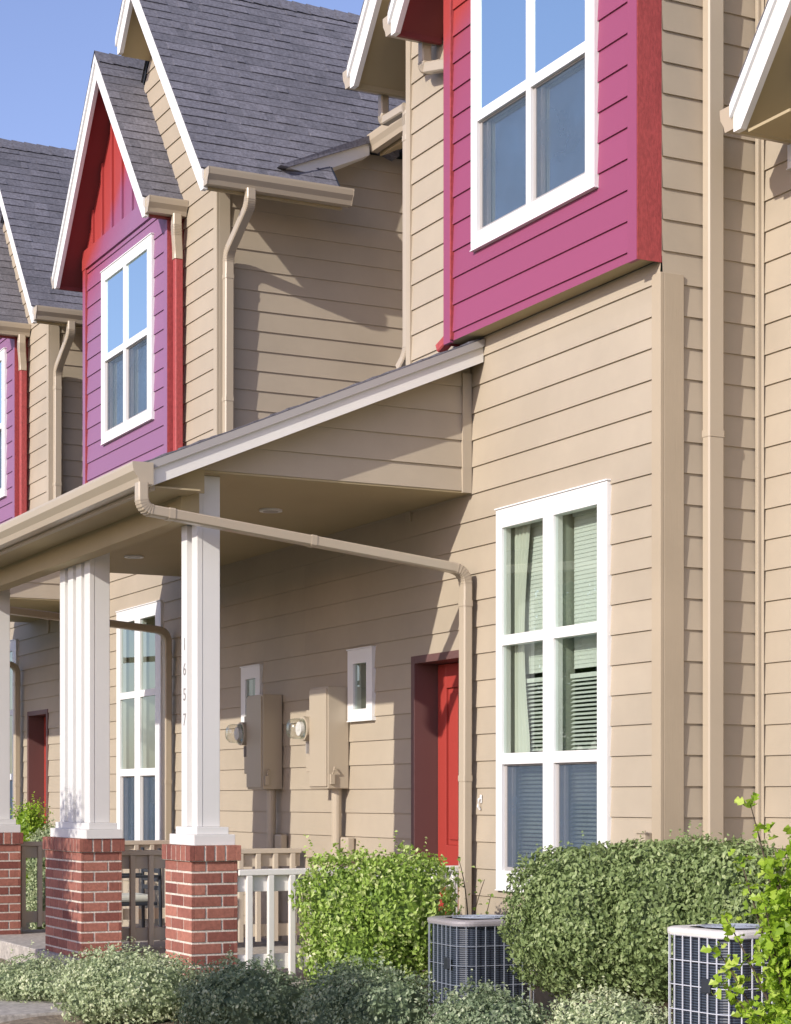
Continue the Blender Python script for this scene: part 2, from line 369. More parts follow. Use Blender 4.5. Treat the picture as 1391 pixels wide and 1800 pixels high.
def rect(w, d, r=0.008):
    w /= 2; d /= 2
    return [(-w+r, -d), (w-r, -d), (w, -d+r), (w, d-r), (w-r, d), (-w+r, d), (-w, d-r), (-w, -d+r)]
def fillet(path, r=0.07, n=5):
    path = [Vector(p) for p in path]; out = [path[0]]
    for k in range(1, len(path)-1):
        p = path[k]; a = (path[k-1]-p); b = (path[k+1]-p); rr = min(r, a.length*0.45, b.length*0.45)
        a = p+a.normalized()*rr; b = p+b.normalized()*rr
        for i in range(n+1):
            t = i/n; out.append(a*(1-t)**2 + p*2*t*(1-t) + b*t*t)
    out.append(path[-1]); return out
def downspout(parent, path, up, w=0.085, d=0.06, mat='metal', name='downspout', r=0.08, ribs=True):
    mb = MB(); pts = fillet(path, r, 6); mb.sweep(pts, rect(w, d), up)
    if ribs:  # crimped elbows
        P = [Vector(p) for p in path]
        for k in range(1, len(P)-1):
            a = (P[k-1]-P[k]); b = (P[k+1]-P[k])
            if a.length < 0.09 or b.length < 0.09: continue
            rr2 = min(r, a.length*0.45, b.length*0.45); a = P[k]+a.normalized()*rr2; b = P[k]+b.normalized()*rr2
            for i in range(1, 8):
                t = i/8; c = a*(1-t)**2 + P[k]*2*t*(1-t) + b*t*t; t2 = t+0.03; c2 = a*(1-t2)**2 + P[k]*2*t2*(1-t2) + b*t2*t2
                dd = (c2-c).normalized()*0.0025; mb.sweep([c-dd, c+dd], rect(w+0.005, d+0.005), up)
    # flat straps and a seam on the long runs
    P = [Vector(p) for p in path]
    for k in range(len(P)-1):
        L = (P[k+1]-P[k]).length
        if L > 1.2:
            for t in ((0.08, 0.5) if L > 2 else (0.08,)):
                c = P[k].lerp(P[k+1], t); dd = (P[k+1]-P[k]).normalized()*0.018
                mb.sweep([c-dd, c+dd], rect(w+0.006, d+0.006), up)
    return mb.build(name, mat, parent, recalc=True)

# ------------------------------------------------------------------ windows (plane Y=c facing -Y)
def window(parent, c, X, Z, cols, rows, label=None, depth=0.12, blinds=None, lower='screen', gl='glass_lo', name='window', open_from=None):
    """X,Z outer casing; cols [(x0,x1)], rows [(z0,z1)] bottom first; the bottom row is the screened sash"""
    xb = [X[0]] + [q for p in cols for q in p] + [X[1]]; zb = [Z[0]] + [q for p in rows for q in p] + [Z[1]]
    n1 = 0.032; mb = MB()
    pane = lambda i, j: i % 2 == 1 and j % 2 == 1
    for i in range(len(xb)-1):
        for j in range(len(zb)-1):
            x0, x1, z0, z1 = xb[i], xb[i+1], zb[j], zb[j+1]
            inner_h = (j % 2 == 0 and 0 < j < len(zb)-2); inner_v = (i % 2 == 0 and 0 < i < len(xb)-2)
            if pane(i, j):
                y0, y1 = c-n1, c+0.03
                mb.quad((x0,y0,z0),(x0,y0,z1),(x0,y1,z1),(x0,y1,z0)); mb.quad((x1,y0,z0),(x1,y1,z0),(x1,y1,z1),(x1,y0,z1))
                mb.quad((x0,y0,z0),(x0,y1,z0),(x1,y1,z0),(x1,y0,z0)); mb.quad((x0,y0,z1),(x1,y0,z1),(x1,y1,z1),(x0,y1,z1))
            else:
                mb.quad((x0,c-n1,z0),(x1,c-n1,z0),(x1,c-n1,z1),(x0,c-n1,z1))
    y0, y1 = c-n1, c+0.002
    mb.quad((X[0],y0,Z[0]),(X[0],y0,Z[1]),(X[0],y1,Z[1]),(X[0],y1,Z[0])); mb.quad((X[1],y0,Z[0]),(X[1],y1,Z[0]),(X[1],y1,Z[1]),(X[1],y0,Z[1]))
    mb.quad((X[0],y0,Z[0]),(X[0],y1,Z[0]),(X[1],y1,Z[0]),(X[1],y0,Z[0])); mb.quad((X[0],y0,Z[1]),(X[1],y0,Z[1]),(X[1],y1,Z[1]),(X[0],y1,Z[1]))
    # head flashing and a slightly proud sill
    mb.box(X[0]-0.006, X[1]+0.006, c-n1-0.008, c, Z[1]+0.001, Z[1]+0.009)
    mb.box(X[0]-0.004, X[1]+0.004, c-n1-0.006, c, Z[0]-0.006, Z[0]-0.0005)
    w = mb.build(name, 'white', parent)
    if label: w['label'] = label
    # glass, sashes
    for i, (x0, x1) in enumerate(cols):
        for j, (z0, z1) in enumerate(rows):
            p = MB()
            if j == 0 and lower == 'screen':
                s = MB(); f = 0.022
                s.box(x0, x0+f*1.1, c-0.012, c+0.024, z0, z1); s.box(x1-f*0.6, x1, c-0.012, c+0.024, z0, z1)
                s.box(x0+f*1.1, x1-f*0.6, c-0.012, c+0.024, z0, z0+f); s.box(x0+f*1.1, x1-f*0.6, c-0.012, c+0.024, z1-f*0.5, z1)
                s.box(x0+f*2.4, x0+f*3.2, c+0.004, c+0.026, z0+f, z1-f*0.5)
                s.build('sash', 'plastic', w, bevel=0.002)
                q = MB(); q.quad((x0+f, c-0.004, z0+f), (x1-0.01, c-0.004, z0+f), (x1-0.01, c-0.004, z1-0.01), (x0+f, c-0.004, z1-0.01))
                q.build('insect_screen', 'screen', w)
            yp = c+0.029 if (j == 0 and lower == 'screen') else c-0.016
            p.quad((x0, yp, z0), (x1, yp, z0), (x1, yp, z1), (x0, yp, z1))
            p.build('pane', gl, w)
    # reveal box per column, and room behind
    rv = MB(); zlo, zhi = rows[0][0]-0.02, rows[-1][1]+0.02
    for (x0, x1) in cols:
        a, b = x0-0.012, x1+0.012; y0, y1 = c+0.031, c+depth
        rv.quad((a,y0,zlo),(a,y1,zlo),(a,y1,zhi),(a,y0,zhi)); rv.quad((b,y0,zlo),(b,y0,zhi),(b,y1,zhi),(b,y1,zlo))
        rv.quad((a,y0,zlo),(b,y0,zlo),(b,y1,zlo),(a,y1,zlo)); rv.quad((a,y0,zhi),(a,y1,zhi),(b,y1,zhi),(b,y0,zhi))
    rv.build('reveal', 'reveal', w)
    rm = MB(); y0, y1 = c+depth+0.005, c+1.3; a, b = X[0]-0.25, X[1]+0.1
    rm.quad((a,y0,zlo-.1),(a,y1,zlo-.1),(a,y1,zhi+.1),(a,y0,zhi+.1)); rm.quad((b,y0,zlo-.1),(b,y0,zhi+.1),(b,y1,zhi+.1),(b,y1,zlo-.1))
    rm.quad((a,y1,zlo-.1),(b,y1,zlo-.1),(b,y1,zhi+.1),(a,y1,zhi+.1)); rm.quad((a,y0,zhi+.1),(a,y1,zhi+.1),(b,y1,zhi+.1),(b,y0,zhi+.1)); rm.quad((a,y0,zlo-.1),(b,y0,zlo-.1),(b,y1,zlo-.1),(a,y1,zlo-.1))
    # inner face of the wall round the openings
    rm.quad((a,y0,zlo-.1),(cols[0][0]-.012,y0,zlo-.1),(cols[0][0]-.012,y0,zhi+.1),(a,y0,zhi+.1))
    rm.quad((cols[-1][1]+.012,y0,zlo-.1),(b,y0,zlo-.1),(b,y0,zhi+.1),(cols[-1][1]+.012,y0,zhi+.1))
    rm.build('room', 'room', w)
    if blinds and len(rows) == 3:
        cu = MB(); x0, x1 = cols[0]; nn = 40
        for i in range(nn):
            def cp(i, z):
                u = i/nn; wd = 0.17-0.07*math.sin(math.pi*min(1, max(0, (z-1.9)/1.3)))
                return (x0+0.005+u*wd, c+0.055+0.010*math.sin(u*26), z)
            zz = [1.82+k*0.14 for k in range(11)]
            for za, zb_ in zip(zz, zz[1:]): cu.quad(cp(i, za), cp(i+1, za), cp(i+1, zb_), cp(i, zb_))
        cu.build('curtain', 'cloth', w, smooth=True)
    if blinds:
        for (x0, x1) in cols:
            for (za, zb, tilt, dy) in blinds:
                bl = MB(); z = zb; yy = c+dy
                xa, xc = x0-0.008+0.02*(dy > 0.06), x1+0.008
                bl.box(xa, xc, yy-0.012, yy+0.012, zb, zb+0.025)
                st = 0.024; z = zb-st/2
                while z > za:
                    dz = 0.0125*math.sin(tilt); dyy = 0.0125*math.cos(tilt)
                    bl.quad((xa, yy-dyy, z-dz), (xc, yy-dyy, z-dz), (xc, yy+dyy, z+dz), (xa, yy+dyy, z+dz)); z -= st
                bl.build('blind', 'slat', w)
    return w

# ================================================================== SETTING
def sheet(name, mat, x0, x1, y0, y1, z):
    mb = MB(); mb.quad((x0,y0,z),(x1,y0,z),(x1,y1,z),(x0,y1,z)); o = mb.build(name, mat); o['kind'] = 'structure'; return o
GZ = 0.40
g = MB(); N = 60
for i in range(N):
    for j in range(N):
        q = []
        for a, b in ((i,j),(i+1,j),(i+1,j+1),(i,j+1)):
            x = -16+a*12/N; y = 1.2+b*4.6/N
            q.append((x, y, GZ+0.018*math.sin(x*3.1+y*2)*math.sin(y*4.7+x)+0.008*math.sin(x*13+y*9)))
        g.quad(*q)
o = g.build('planting_bed', 'ground', smooth=True); o['kind'] = 'structure'
sheet('ground', 'lawn', -400, 300, -300, 300, GZ-0.04)
sheet('road', 'asphalt', -300, 200, -14, -6.5, GZ-0.03)
sheet('sidewalk', 'concrete', -300, 200, -2.4, -0.9, GZ-0.02)
p = MB(); p.box(-11.1, -10.2, -0.9, 3.28, GZ-0.03, GZ+0.03); p.box(-13.2, -10.25, 3.3, 3.95, GZ-0.03, GZ+0.04)
o = p.build('path', 'concrete', bevel=0.01); o['kind'] = 'structure'

# ================================================================== TOWNHOUSES
W = 5.73; BY = 5.60; YS = 5.37; YB = 5.50; PIT = 1.27; SIDE = -8.287
def gable_roof(parent, name, apex, half, zE, yf, yb, soffit, right_eave_end=None, wall_x=None, seed=0, front_only=False, cut=None):
    """two shingled slopes, rake boards, sloped soffit, eave fascia. zE = top of shingles at the eaves"""
    zt = lambda x: zE + PIT*(half-abs(x-apex)); za = zt(apex)
    nrm = math.hypot(1, PIT); L = half*nrm
    mb = MB()
    for sg in (1, -1):
        O = (apex+sg*half, yf-0.02, zE); bvec = (-sg, 0, PIT)
        amax = None
        if sg == 1 and right_eave_end:
            off = abs(apex+half-wall_x+0.03)*nrm
            amax = (lambda w, off=off: (max(right_eave_end, 6.16+(zE+w*PIT/nrm-6.60)/0.494)-yf) if w < off-0.02 else 99)
        amin = None
        if cut and cut[0] == sg:
            wc = (half-abs(cut[1]-apex))*nrm
            amin = (lambda w, wc=wc: (W-yf) if w < wc else 0)
        shingles(mb, O, (0, 1, 0), bvec, L, yb-yf+0.02, amin, amax, seed+sg)
    # ridge caps
    y = yf-0.02
    while y < yb:
        t = 0.3+0.3*random.random()
        for sg in (1, -1):
            mb.quad((apex, y, za+0.026), (apex, min(y+0.15, yb), za+0.016), (apex+sg*0.1, min(y+0.15, yb), za-0.127+0.018), (apex+sg*0.1, y, za-0.127+0.028), tone=t)
        y += 0.14
    roof = mb.build(name, 'shingle', parent)
    # deck slab
    d = MB(); T = 0.055
    for sg in (1, -1):
        xe = apex+sg*half
        segs = [(yf+0.03, yb, xe)]
        if sg == 1 and right_eave_end: segs = [(yf+0.03, right_eave_end, xe), (right_eave_end, yb, wall_x-0.02)]
        if cut and cut[0] == sg:
            segs = [(W, yb, xe), (yf+0.03, W, cut[1])]
        for (a, b, x) in segs:
            if b <= a: continue
            poly = [(x, a, zt(x)-0.004), (apex, a, za-0.004), (apex, a, za-T), (x, a, zt(x)-T)]
            d.prism(poly, (0, b-a, 0))
    d.build('roof_deck', 'dark', roof, recalc=True)
    # rake boards: a wide board and a narrow shadow strip on top
    for sg in (1, -1):
        r = MB(); xe = apex+sg*half; zR = zE
        if cut and cut[0] == sg: xe = cut[1]; zR = zt(xe)
        poly = [(xe, yf, zR-0.012), (apex, yf, za-0.012), (apex, yf, za-0.235), (xe-sg*(0.235-0.16)/PIT, yf, zR-0.16), (xe, yf, zR-0.16)]
        r.prism(poly, (0, 0.036, 0))
        poly = [(xe+sg*0.01, yf-0.018, zR-0.020), (apex, yf-0.018, za-0.008), (apex, yf-0.018, za-0.075), (xe+sg*0.01, yf-0.018, zR-0.087)]
        r.prism(poly, (0, 0.0178, 0))
        r.build('rake_board', 'white', roof, recalc=True)
    # soffit, sloping with the roof
    s = MB()
    for sg in (1, -1):
        xe = apex+sg*(half-0.03); zz = zt(xe)
        y1 = yb if not (sg == 1 and right_eave_end) else right_eave_end
        y1 = min(y1, W+3) if not front_only else yb
        if cut and cut[0] == sg: xe = cut[1]; zz = zt(xe); y1 = W
        poly = [(xe, yf+0.037, zz-0.15), (apex, yf+0.037, za-0.15), (apex, yf+0.037, za-0.165), (xe, yf+0.037, zz-0.165)]
        s.prism(poly, (0, y1-yf-0.037, 0))
        # eave fascia inside face
        if not (cut and cut[0] == sg): s.box(apex+sg*(half-0.03), apex+sg*half, yf+0.037, y1, zE-0.16, zE-0.03)
        # boxed eave bottom next to the wall
    s.build('soffit', soffit, roof, recalc=True)
    return roof, zt

def unit(label, dx, mass, bay, big, small, bayname, group, window_x, porch_side, right_end, side_y1, low_x, low_win, door, swin, seed, mirror=False, low_top=4.38):
    ml, mr = mass; bl, br = bay; YB = 5.5 if mr == SIDE else 5.42
    root = thing('townhouse', ((ml+mr)/2, W, GZ), label, 'townhouse', group)
    apexB, halfB, zB = big; apexS, halfS, zS = small
    zt = lambda x: zB + PIT*(halfB-abs(x-apexB)) - 0.15
    zs = lambda x: zS + PIT*(halfS-abs(x-apexS)) - 0.15
    # ---- front wall: ground storey, and the upper storey beside and above the bay
    m = MB()
    holes = []
    if low_win: holes.append((low_win[0][0]+0.02, low_win[0][1]-0.02, low_win[1][0]+0.02, low_win[1][1]-0.02))
    if door: holes.append(door)
    if swin: holes.append((swin[0]+0.02, swin[1]-0.02, 2.16, 2.59))
    siding(m, 'Y', W, low_x[0], low_x[1], 0.36, 4.20, holes, seed=seed)
    siding(m, 'Y', W, ml+0.01, mr, 4.20, 4.399, (), seed=seed)
    umin = lambda z: max(ml, apexB-halfB+(z-(zB-0.15))/PIT); umax = lambda z: min(mr, apexB+halfB-(z-(zB-0.15))/PIT)
    siding(m, 'Y', W, ml, mr, 4.399, zt(apexB), [(bl-0.05 if bl <= ml+0.3 else bl, br+0.05 if br > mr-0.3 else br, 4.38, 6.3)], umin, umax, seed)
    m.build('front_wall', 'beige', root)
    # ---- side wall facing right, plain wall facing left
    m = MB(); siding(m, 'X', mr, W, side_y1, 0.36 if side_y1 < 6.5 else 3.3, zt(mr)+0.05, (), seed=seed+3); m.build('side_wall', 'beige', root)
    if side_y1 > 6.5:
        m = MB(); siding(m, 'X', mr, 6.625, side_y1, zt(mr)+0.05, 7.02, (), seed=seed+3); m.build('side_wall', 'beige', root)
    m = MB(); m.quad((ml, W, 3.3), (ml, W, zt(ml+0.02)), (ml, 11, zt(ml+0.02)), (ml, 11, 3.3), tone=1.0); m.build('side_wall', 'beige', root)
    # ---- corner boards
    m = MB()
    if mr == SIDE:
        m.box(mr-0.058, mr+0.024, W-0.024, W-0.0005, 0.36, 4.33); m.box(mr+0.0005, mr+0.024, W, W+0.125, 0.36, 4.33)
        m.build('corner_board', 'beige_rough', root, bevel=0.003)
        m = MB(); m.box(mr-0.05, mr+0.0018, W-0.013, W+0.004, 4.42, zt(mr)); m.build('corner_board', 'beige_trim', root)
        m = MB(); m.box(ml, ml+0.06, W-0.022, W-0.0005, 3.4, zt(ml)); m.build('corner_board', 'beige_trim', root, bevel=0.002)
    else:
        m.box(mr-0.05, mr+0.022, W-0.022, W-0.0005, 3.3, zt(mr)); m.box(mr+0.0005, mr+0.022, W, W+0.10, 3.3, zt(mr))
        m.build('corner_board', 'beige_trim', root, bevel=0.003)
    # ---- big gable roof
    rf, _ = gable_roof(root, 'main_roof', apexB, halfB, zB, YB, 12.0, 'soffit', right_end, wall_x=mr, seed=seed*10, cut=(1, apexB+0.55) if mr == SIDE else (-1, apexB-0.35))
    if right_end:
        gutter(rf, (apexB+halfB, YB+0.005, zB-0.015), (apexB+halfB, right_end+0.05, zB-0.015), (1, 0, 0))
    else:
        gutter(rf, (apexB+halfB, W, zB-0.015), (apexB+halfB, 7.5, zB-0.015), (1, 0, 0))
    gutter(rf, (apexB-halfB, YB+0.005 if mr == SIDE else W, zB-0.015), (apexB-halfB, 7.5, zB-0.015), (-1, 0, 0))
    # ---- the bay: siding with painted light cast, trims, gable panel
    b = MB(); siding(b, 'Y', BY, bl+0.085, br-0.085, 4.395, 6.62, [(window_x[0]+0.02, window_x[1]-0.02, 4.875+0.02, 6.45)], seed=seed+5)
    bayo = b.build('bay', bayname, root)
    b = MB(); b.tone = 1.0
    b.box(br-0.085, br-0.001, BY-0.024, BY, 4.385, min(6.62, zs(br)+0.1)); b.box(bl+0.001, bl+0.085, BY-0.024, BY, 4.385, min(6.62, zs(bl)+0.1))
    # band and board-and-batten gable
    xm = lambda z: halfS-(z-(zS-0.15))/PIT
    b.prism([(max(bl, apexS-xm(6.62)), BY-0.03, 6.62), (min(br, apexS+xm(6.62)), BY-0.03, 6.62), (min(br, apexS+xm(6.80)), BY-0.03, 6.80), (max(bl, apexS-xm(6.80)), BY-0.03, 6.80)], (0, 0.03, 0))
    zpk = zs(apexS); b.prism([(apexS-xm(6.80), BY, 6.80), (apexS+xm(6.80), BY, 6.80), (apexS, BY, zpk)], (0, 0.02, 0))
    k = -3
    for k in range(-4, 5):
        x = apexS+k*0.28+0.06; zz = min(zs(x-0.02), zs(x+0.02))
        if zz > 6.9: b.box(x-0.02, x+0.02, BY-0.02, BY-0.0005, 6.801, zz)
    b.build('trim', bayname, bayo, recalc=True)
    s = MB(); s.tone = 1; s.box(br-0.0005, br+0.004, BY-0.022, W-0.001, 4.385, zs(br)+0.1); s.build('side_board', 'red', bayo)
    s = MB(); s.tone = 1; s.box(bl-0.004, bl+0.0005, BY-0.022, W-0.001, 4.385, zs(bl)+0.1); s.build('side_board', 'red', bayo)
    s = MB(); s.box(bl+0.001, br-0.001, BY, W-0.014, 4.40, 4.41); s.build('underside', 'soffit', bayo)
    # thin red bead beside the left trim
    s = MB(); s.box(bl+0.0855, bl+0.096, BY-0.026, BY, 4.40, min(6.62, zs(bl)+0.1)); s.build('bead', 'red', bayo)
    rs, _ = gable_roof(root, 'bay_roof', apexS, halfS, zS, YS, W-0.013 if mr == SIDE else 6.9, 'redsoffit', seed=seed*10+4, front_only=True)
    gutter(rs, (apexS+halfS, YS+0.005, zS-0.015), (apexS+halfS, W-0.02, zS-0.015), (1, 0, 0))
    gutter(rs, (apexS-halfS, YS+0.005, zS-0.015), (apexS-halfS, W-0.02, zS-0.015), (-1, 0, 0))
    # ---- bay window
    a, c = window_x; s_ = (c-a)/1.386
    if mirror: cols = [(a+0.076, a+0.645), (a+0.695, a+1.268)]
    else: cols = [(a+0.10*s_, a+0.632*s_), (a+0.695*s_, a+1.27*s_)]
    window(root, BY, (a, c), (4.872, 6.462), cols, [(4.965, 5.62), (5.68, 6.365)], blinds=[(5.5, 5.58, 0.5, 0.10)], gl='glass_up')
    # ---- ground floor window
    if low_win:
        (a, c), (z0, z1) = low_win
        if a > -12: cols = [(-9.895, -9.425), (-9.31, -8.855)]; cols = [(p+dx, q+dx) for p, q in cols]
        else: cols = [(a+0.10, a+0.51), (a+0.655, a+1.06)]
        window(root, W, (a, c), (z0, z1), cols, [(1.17, 1.80), (1.865, 2.505), (2.565, 3.205)],
               blinds=[(2.33, 3.2, 1.42, 0.10), (1.2, 2.28, 0.62, 0.085)] if a > -12 else None)
    # ---- small square window
    if swin:
        window(root, W, (swin[0], swin[1]), (2.132, 2.62), [(swin[0]+0.09, swin[1]-0.09)], [(2.21, 2.525)], lower='fixed', depth=0.10, name='small_window')
    # ---- front door in a deep recess
    if door:
        x0, x1, z0, z1 = door; yd = W+0.15
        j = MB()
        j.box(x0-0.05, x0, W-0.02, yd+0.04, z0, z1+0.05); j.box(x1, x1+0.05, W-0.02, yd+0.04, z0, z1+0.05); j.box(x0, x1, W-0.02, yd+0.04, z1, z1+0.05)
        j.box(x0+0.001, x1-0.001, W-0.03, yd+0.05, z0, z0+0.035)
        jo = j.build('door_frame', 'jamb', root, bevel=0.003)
        d = MB(); d.tone = 1; zb = z0+0.036; sx = (x1-x0)
        # stiles and rails with sunk panels
        st = 0.12*sx/0.7; mid = (x0+x1)/2; px = [(x0+st, mid-st*0.4), (mid+st*0.4, x1-st)]; pz = [(zb+0.16, zb+0.62), (zb+0.76, z1-0.16)]
        d.box(x0+0.004, x0+st, yd, yd+0.035, zb, z1-0.004); d.box(x1-st, x1-0.004, yd, yd+0.035, zb, z1-0.004); d.box(mid-st*0.4, mid+st*0.4, yd, yd+0.035, zb, z1-0.004)
        for (p, q) in px:
            zz = [zb] + [v for t in pz for v in t] + [z1-0.004]
            for k in (0, 2, 4): d.box(p, q, yd, yd+0.035, zz[k], zz[k+1])
            for (u, v) in pz:
                d.box(p, q, yd+0.016, yd+0.03, u, v); d.box(p+0.035, q-0.035, yd+0.006, yd+0.0155, u+0.035, v-0.035)
        do = d.build('door', 'door', root, bevel=0.004)
        h = MB(); hx = x1-0.07; h.tube([(hx, yd-0.001, zb+0.95), (hx, yd-0.03, zb+0.95), (hx, yd-0.05, zb+0.95)], 0.026, 12, up=(0, 0, 1), scales=[1.2, 0.7, 1.1]); h.build('handle', 'plastic', do, smooth=True)
    # ---- downspouts
    xg = apexB+halfB+0.06
    if mr != SIDE:
        downspout(root, [(xg, W+0.06, zB-0.13), (xg, W+0.06, zB-0.25), (mr+0.075, W+0.06, zB-0.52), (mr+0.062, W+0.06, 3.65)], (0, 1, 0), w=0.075, d=0.075)
        # bay gutter spout: beige elbow, then painted red down the bay corner
        xe = apexS+halfS+0.06
        s1 = downspout(root, [(xe, BY+0.03, zS-0.13), (xe, BY+0.03, zS-0.26), (br+0.055, BY+0.05, zS-0.44), (br+0.055, BY+0.05, zS-0.50)], (0, 1, 0), w=0.07, d=0.075, r=0.05)
        s2 = MB(); s2.sweep([(br+0.052, BY+0.055, zS-0.50), (br+0.052, BY+0.055, 3.75)], rect(0.065, 0.07), (0, 1, 0)); s2.build('downspout', 'red', root, recalc=True)
    else:
        xl = apexB-halfB-0.06
        downspout(root, [(xl, W+0.05, zB-0.13), (xl, W+0.05, zB-0.32), (ml-0.05, W+0.02, zB-0.36), (ml-0.035, W+0.015, zB-0.45), (ml-0.035, W+0.015, 4.52), (ml-0.14, W+0.01, 4.44)], (0, 1, 0), w=0.06, d=0.06, r=0.05)
        xl = apexS-halfS-0.06
        downspout(root, [(xl, BY+0.04, zS-0.13), (xl, BY+0.04, zS-0.3), (bl-0.05, BY+0.05, zS-0.38), (bl-0.045, BY+0.055, zS-0.44)], (0, 1, 0), w=0.07, d=0.065, r=0.05)
        s2 = MB(); s2.sweep(fillet([(bl-0.042, BY+0.06, zS-0.44), (bl-0.042, BY+0.06, 4.46), (bl-0.16, BY+0.04, 4.40)], 0.05, 5), rect(0.06, 0.065), (0, 1, 0)); s2.build('downspout', 'red', root, recalc=True)
        downspout(root, [(SIDE+0.045, 6.025, 6.6), (SIDE+0.045, 6.025, 0.42)], (0, 1, 0), w=0.062, d=0.10)
        # inner corner post against the next house
    settle(root); return root

GH = 'attached townhouses in the row'
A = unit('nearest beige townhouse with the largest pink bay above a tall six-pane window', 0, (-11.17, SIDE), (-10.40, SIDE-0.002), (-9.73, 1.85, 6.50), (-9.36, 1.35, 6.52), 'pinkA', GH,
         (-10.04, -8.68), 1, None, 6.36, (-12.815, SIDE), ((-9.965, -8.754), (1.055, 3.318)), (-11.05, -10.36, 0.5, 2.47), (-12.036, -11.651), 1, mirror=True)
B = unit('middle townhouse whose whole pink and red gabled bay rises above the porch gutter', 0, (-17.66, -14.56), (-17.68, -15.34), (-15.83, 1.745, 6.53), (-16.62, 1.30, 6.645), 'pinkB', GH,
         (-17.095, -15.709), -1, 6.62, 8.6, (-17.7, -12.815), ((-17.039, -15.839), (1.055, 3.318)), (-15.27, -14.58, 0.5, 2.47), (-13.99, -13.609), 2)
DX = -4.72
M['pinkC'] = light_cast('purple_light_siding', RED, (0.27, 0.068, 0.14, 1), (0.25, 0.115, 0.215, 1), -16.6+DX, 6.95)  # same purple light cast painted over red siding
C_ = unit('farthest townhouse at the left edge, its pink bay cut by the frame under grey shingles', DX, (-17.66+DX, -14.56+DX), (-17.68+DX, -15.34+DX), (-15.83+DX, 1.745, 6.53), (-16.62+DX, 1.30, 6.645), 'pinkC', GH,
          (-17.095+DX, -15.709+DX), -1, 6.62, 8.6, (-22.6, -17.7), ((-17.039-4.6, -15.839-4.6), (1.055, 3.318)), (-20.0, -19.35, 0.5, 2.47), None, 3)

# recess between the near and middle houses: wall, low main roof, gutter and the flashed wedge where it dies into the steep slope
m = MB(); siding(m, 'Y', 8.0, -14.56, -11.17, 3.6, 7.2, (), seed=40); w_ = m.build('recess_wall', 'beige', B); 
m = MB(); shingles(m, (-14.45, 7.10, 7.14), (1, 0, 0), (0, 1, 0.45), 4.5, 3.28, seed=44); r_ = m.build('recess_roof', 'shingle', B)
m = MB(); m.prism([(-14.43, 7.13, 7.11), (-14.43, 11, 8.85), (-14.43, 11, 8.8), (-14.43, 7.13, 6.98)], (3.26, 0, 0)); m.build('recess_deck', 'soffit', r_, recalc=True)
gutter(r_, (-14.42, 7.11, 7.14), (-11.18, 7.11, 7.14), (0, -1, 0), w=0.10, h=0.135)
m = MB(); m.prism([(-14.13, 6.16, 6.655), (-14.42, 7.03, 7.085), (-14.42, 7.03, 6.975), (-14.21, 6.42, 6.665)], (-0.8, 0, 0)); m.build('cricket_fascia', 'railw', r_, recalc=True)
m = MB(); m.prism([(-14.09, 6.08, 6.655), (-14.40, 7.06, 7.15), (-14.40, 7.06, 7.088), (-14.11, 6.16, 6.657)], (-0.9, 0, 0), tone=0.8); m.build('cricket_flashing', 'shingle', r_, recalc=True)
m = MB(); m.prism([(-14.40, 7.06, 7.15), (-14.40, 7.3, 7.25), (-14.40, 7.3, 7.0), (-14.40, 7.06, 7.09)], (-0.9, 0, 0), tone=0.5); m.build('recess_roof', 'shingle', r_, recalc=True)
m = MB(); siding(m, 'Y', 8.0, -19.28, -17.66, 3.3, 7.2, (), seed=41); m.build('recess_wall', 'beige', C_)
m = MB(); shingles(m, (-19.4, 7.12, 7.16), (1, 0, 0), (0, 1, 0.45), 4.5, 1.75, seed=45); m.build('recess_roof', 'shingle', C_)
for h in (B, C_): settle(h)

# ---- the house at the right edge
E_ = thing('townhouse', (-6.2, 6.36, GZ), 'beige townhouse at the right edge with a low white-edged roof corner', 'townhouse', GH)
m = MB(); siding(m, 'Y', 6.36, SIDE, -4.0, 0.36, 6.6, [(-7.99, -7.2, 4.90, 6.0)], seed=50); m.build('front_wall', 'beige', E_)
m = MB(); m.box(SIDE+0.013, SIDE+0.04, 6.36-0.04, 6.36-0.013, 0.36, 6.6); m.box(SIDE+0.041, SIDE+0.062, 6.36-0.022, 6.36-0.013, 0.36, 6.6); m.build('corner_board', 'white', E_, bevel=0.004).data.materials[0] = M['beige_trim']
window(E_, 6.36, (-8.01, -7.18), (4.88, 6.02), [(-7.95, -7.66), (-7.58, -7.28)], [(4.98, 5.42), (5.48, 5.92)], lower='fixed')
re_, _ = gable_roof(E_, 'entry_roof', -6.55, 1.35, 5.13, 5.90, 6.345, 'soffit', seed=55, front_only=True)
gutter(re_, (-7.90, 5.905, 5.115), (-7.90, 6.3, 5.115), (-1, 0, 0))
m = MB(); siding(m, 'Y', 6.12, -7.5, -5.6, 4.95, 6.4, (), lambda z: -6.55-1.31+(z-5.03)/PIT, lambda z: -6.55+1.31-(z-5.03)/PIT, 56); m.build('gable_wall', 'beige', re_)
s = MB(); s.box(-7.83, -7.5, 5.94, 6.34, 4.955, 4.97); s.box(-5.6, -5.27, 5.94, 6.34, 4.955, 4.97); s.box(-7.5, -5.6, 6.1, 6.34, 4.935, 4.95); s.build('soffit', 'soffit', re_)
settle(E_)

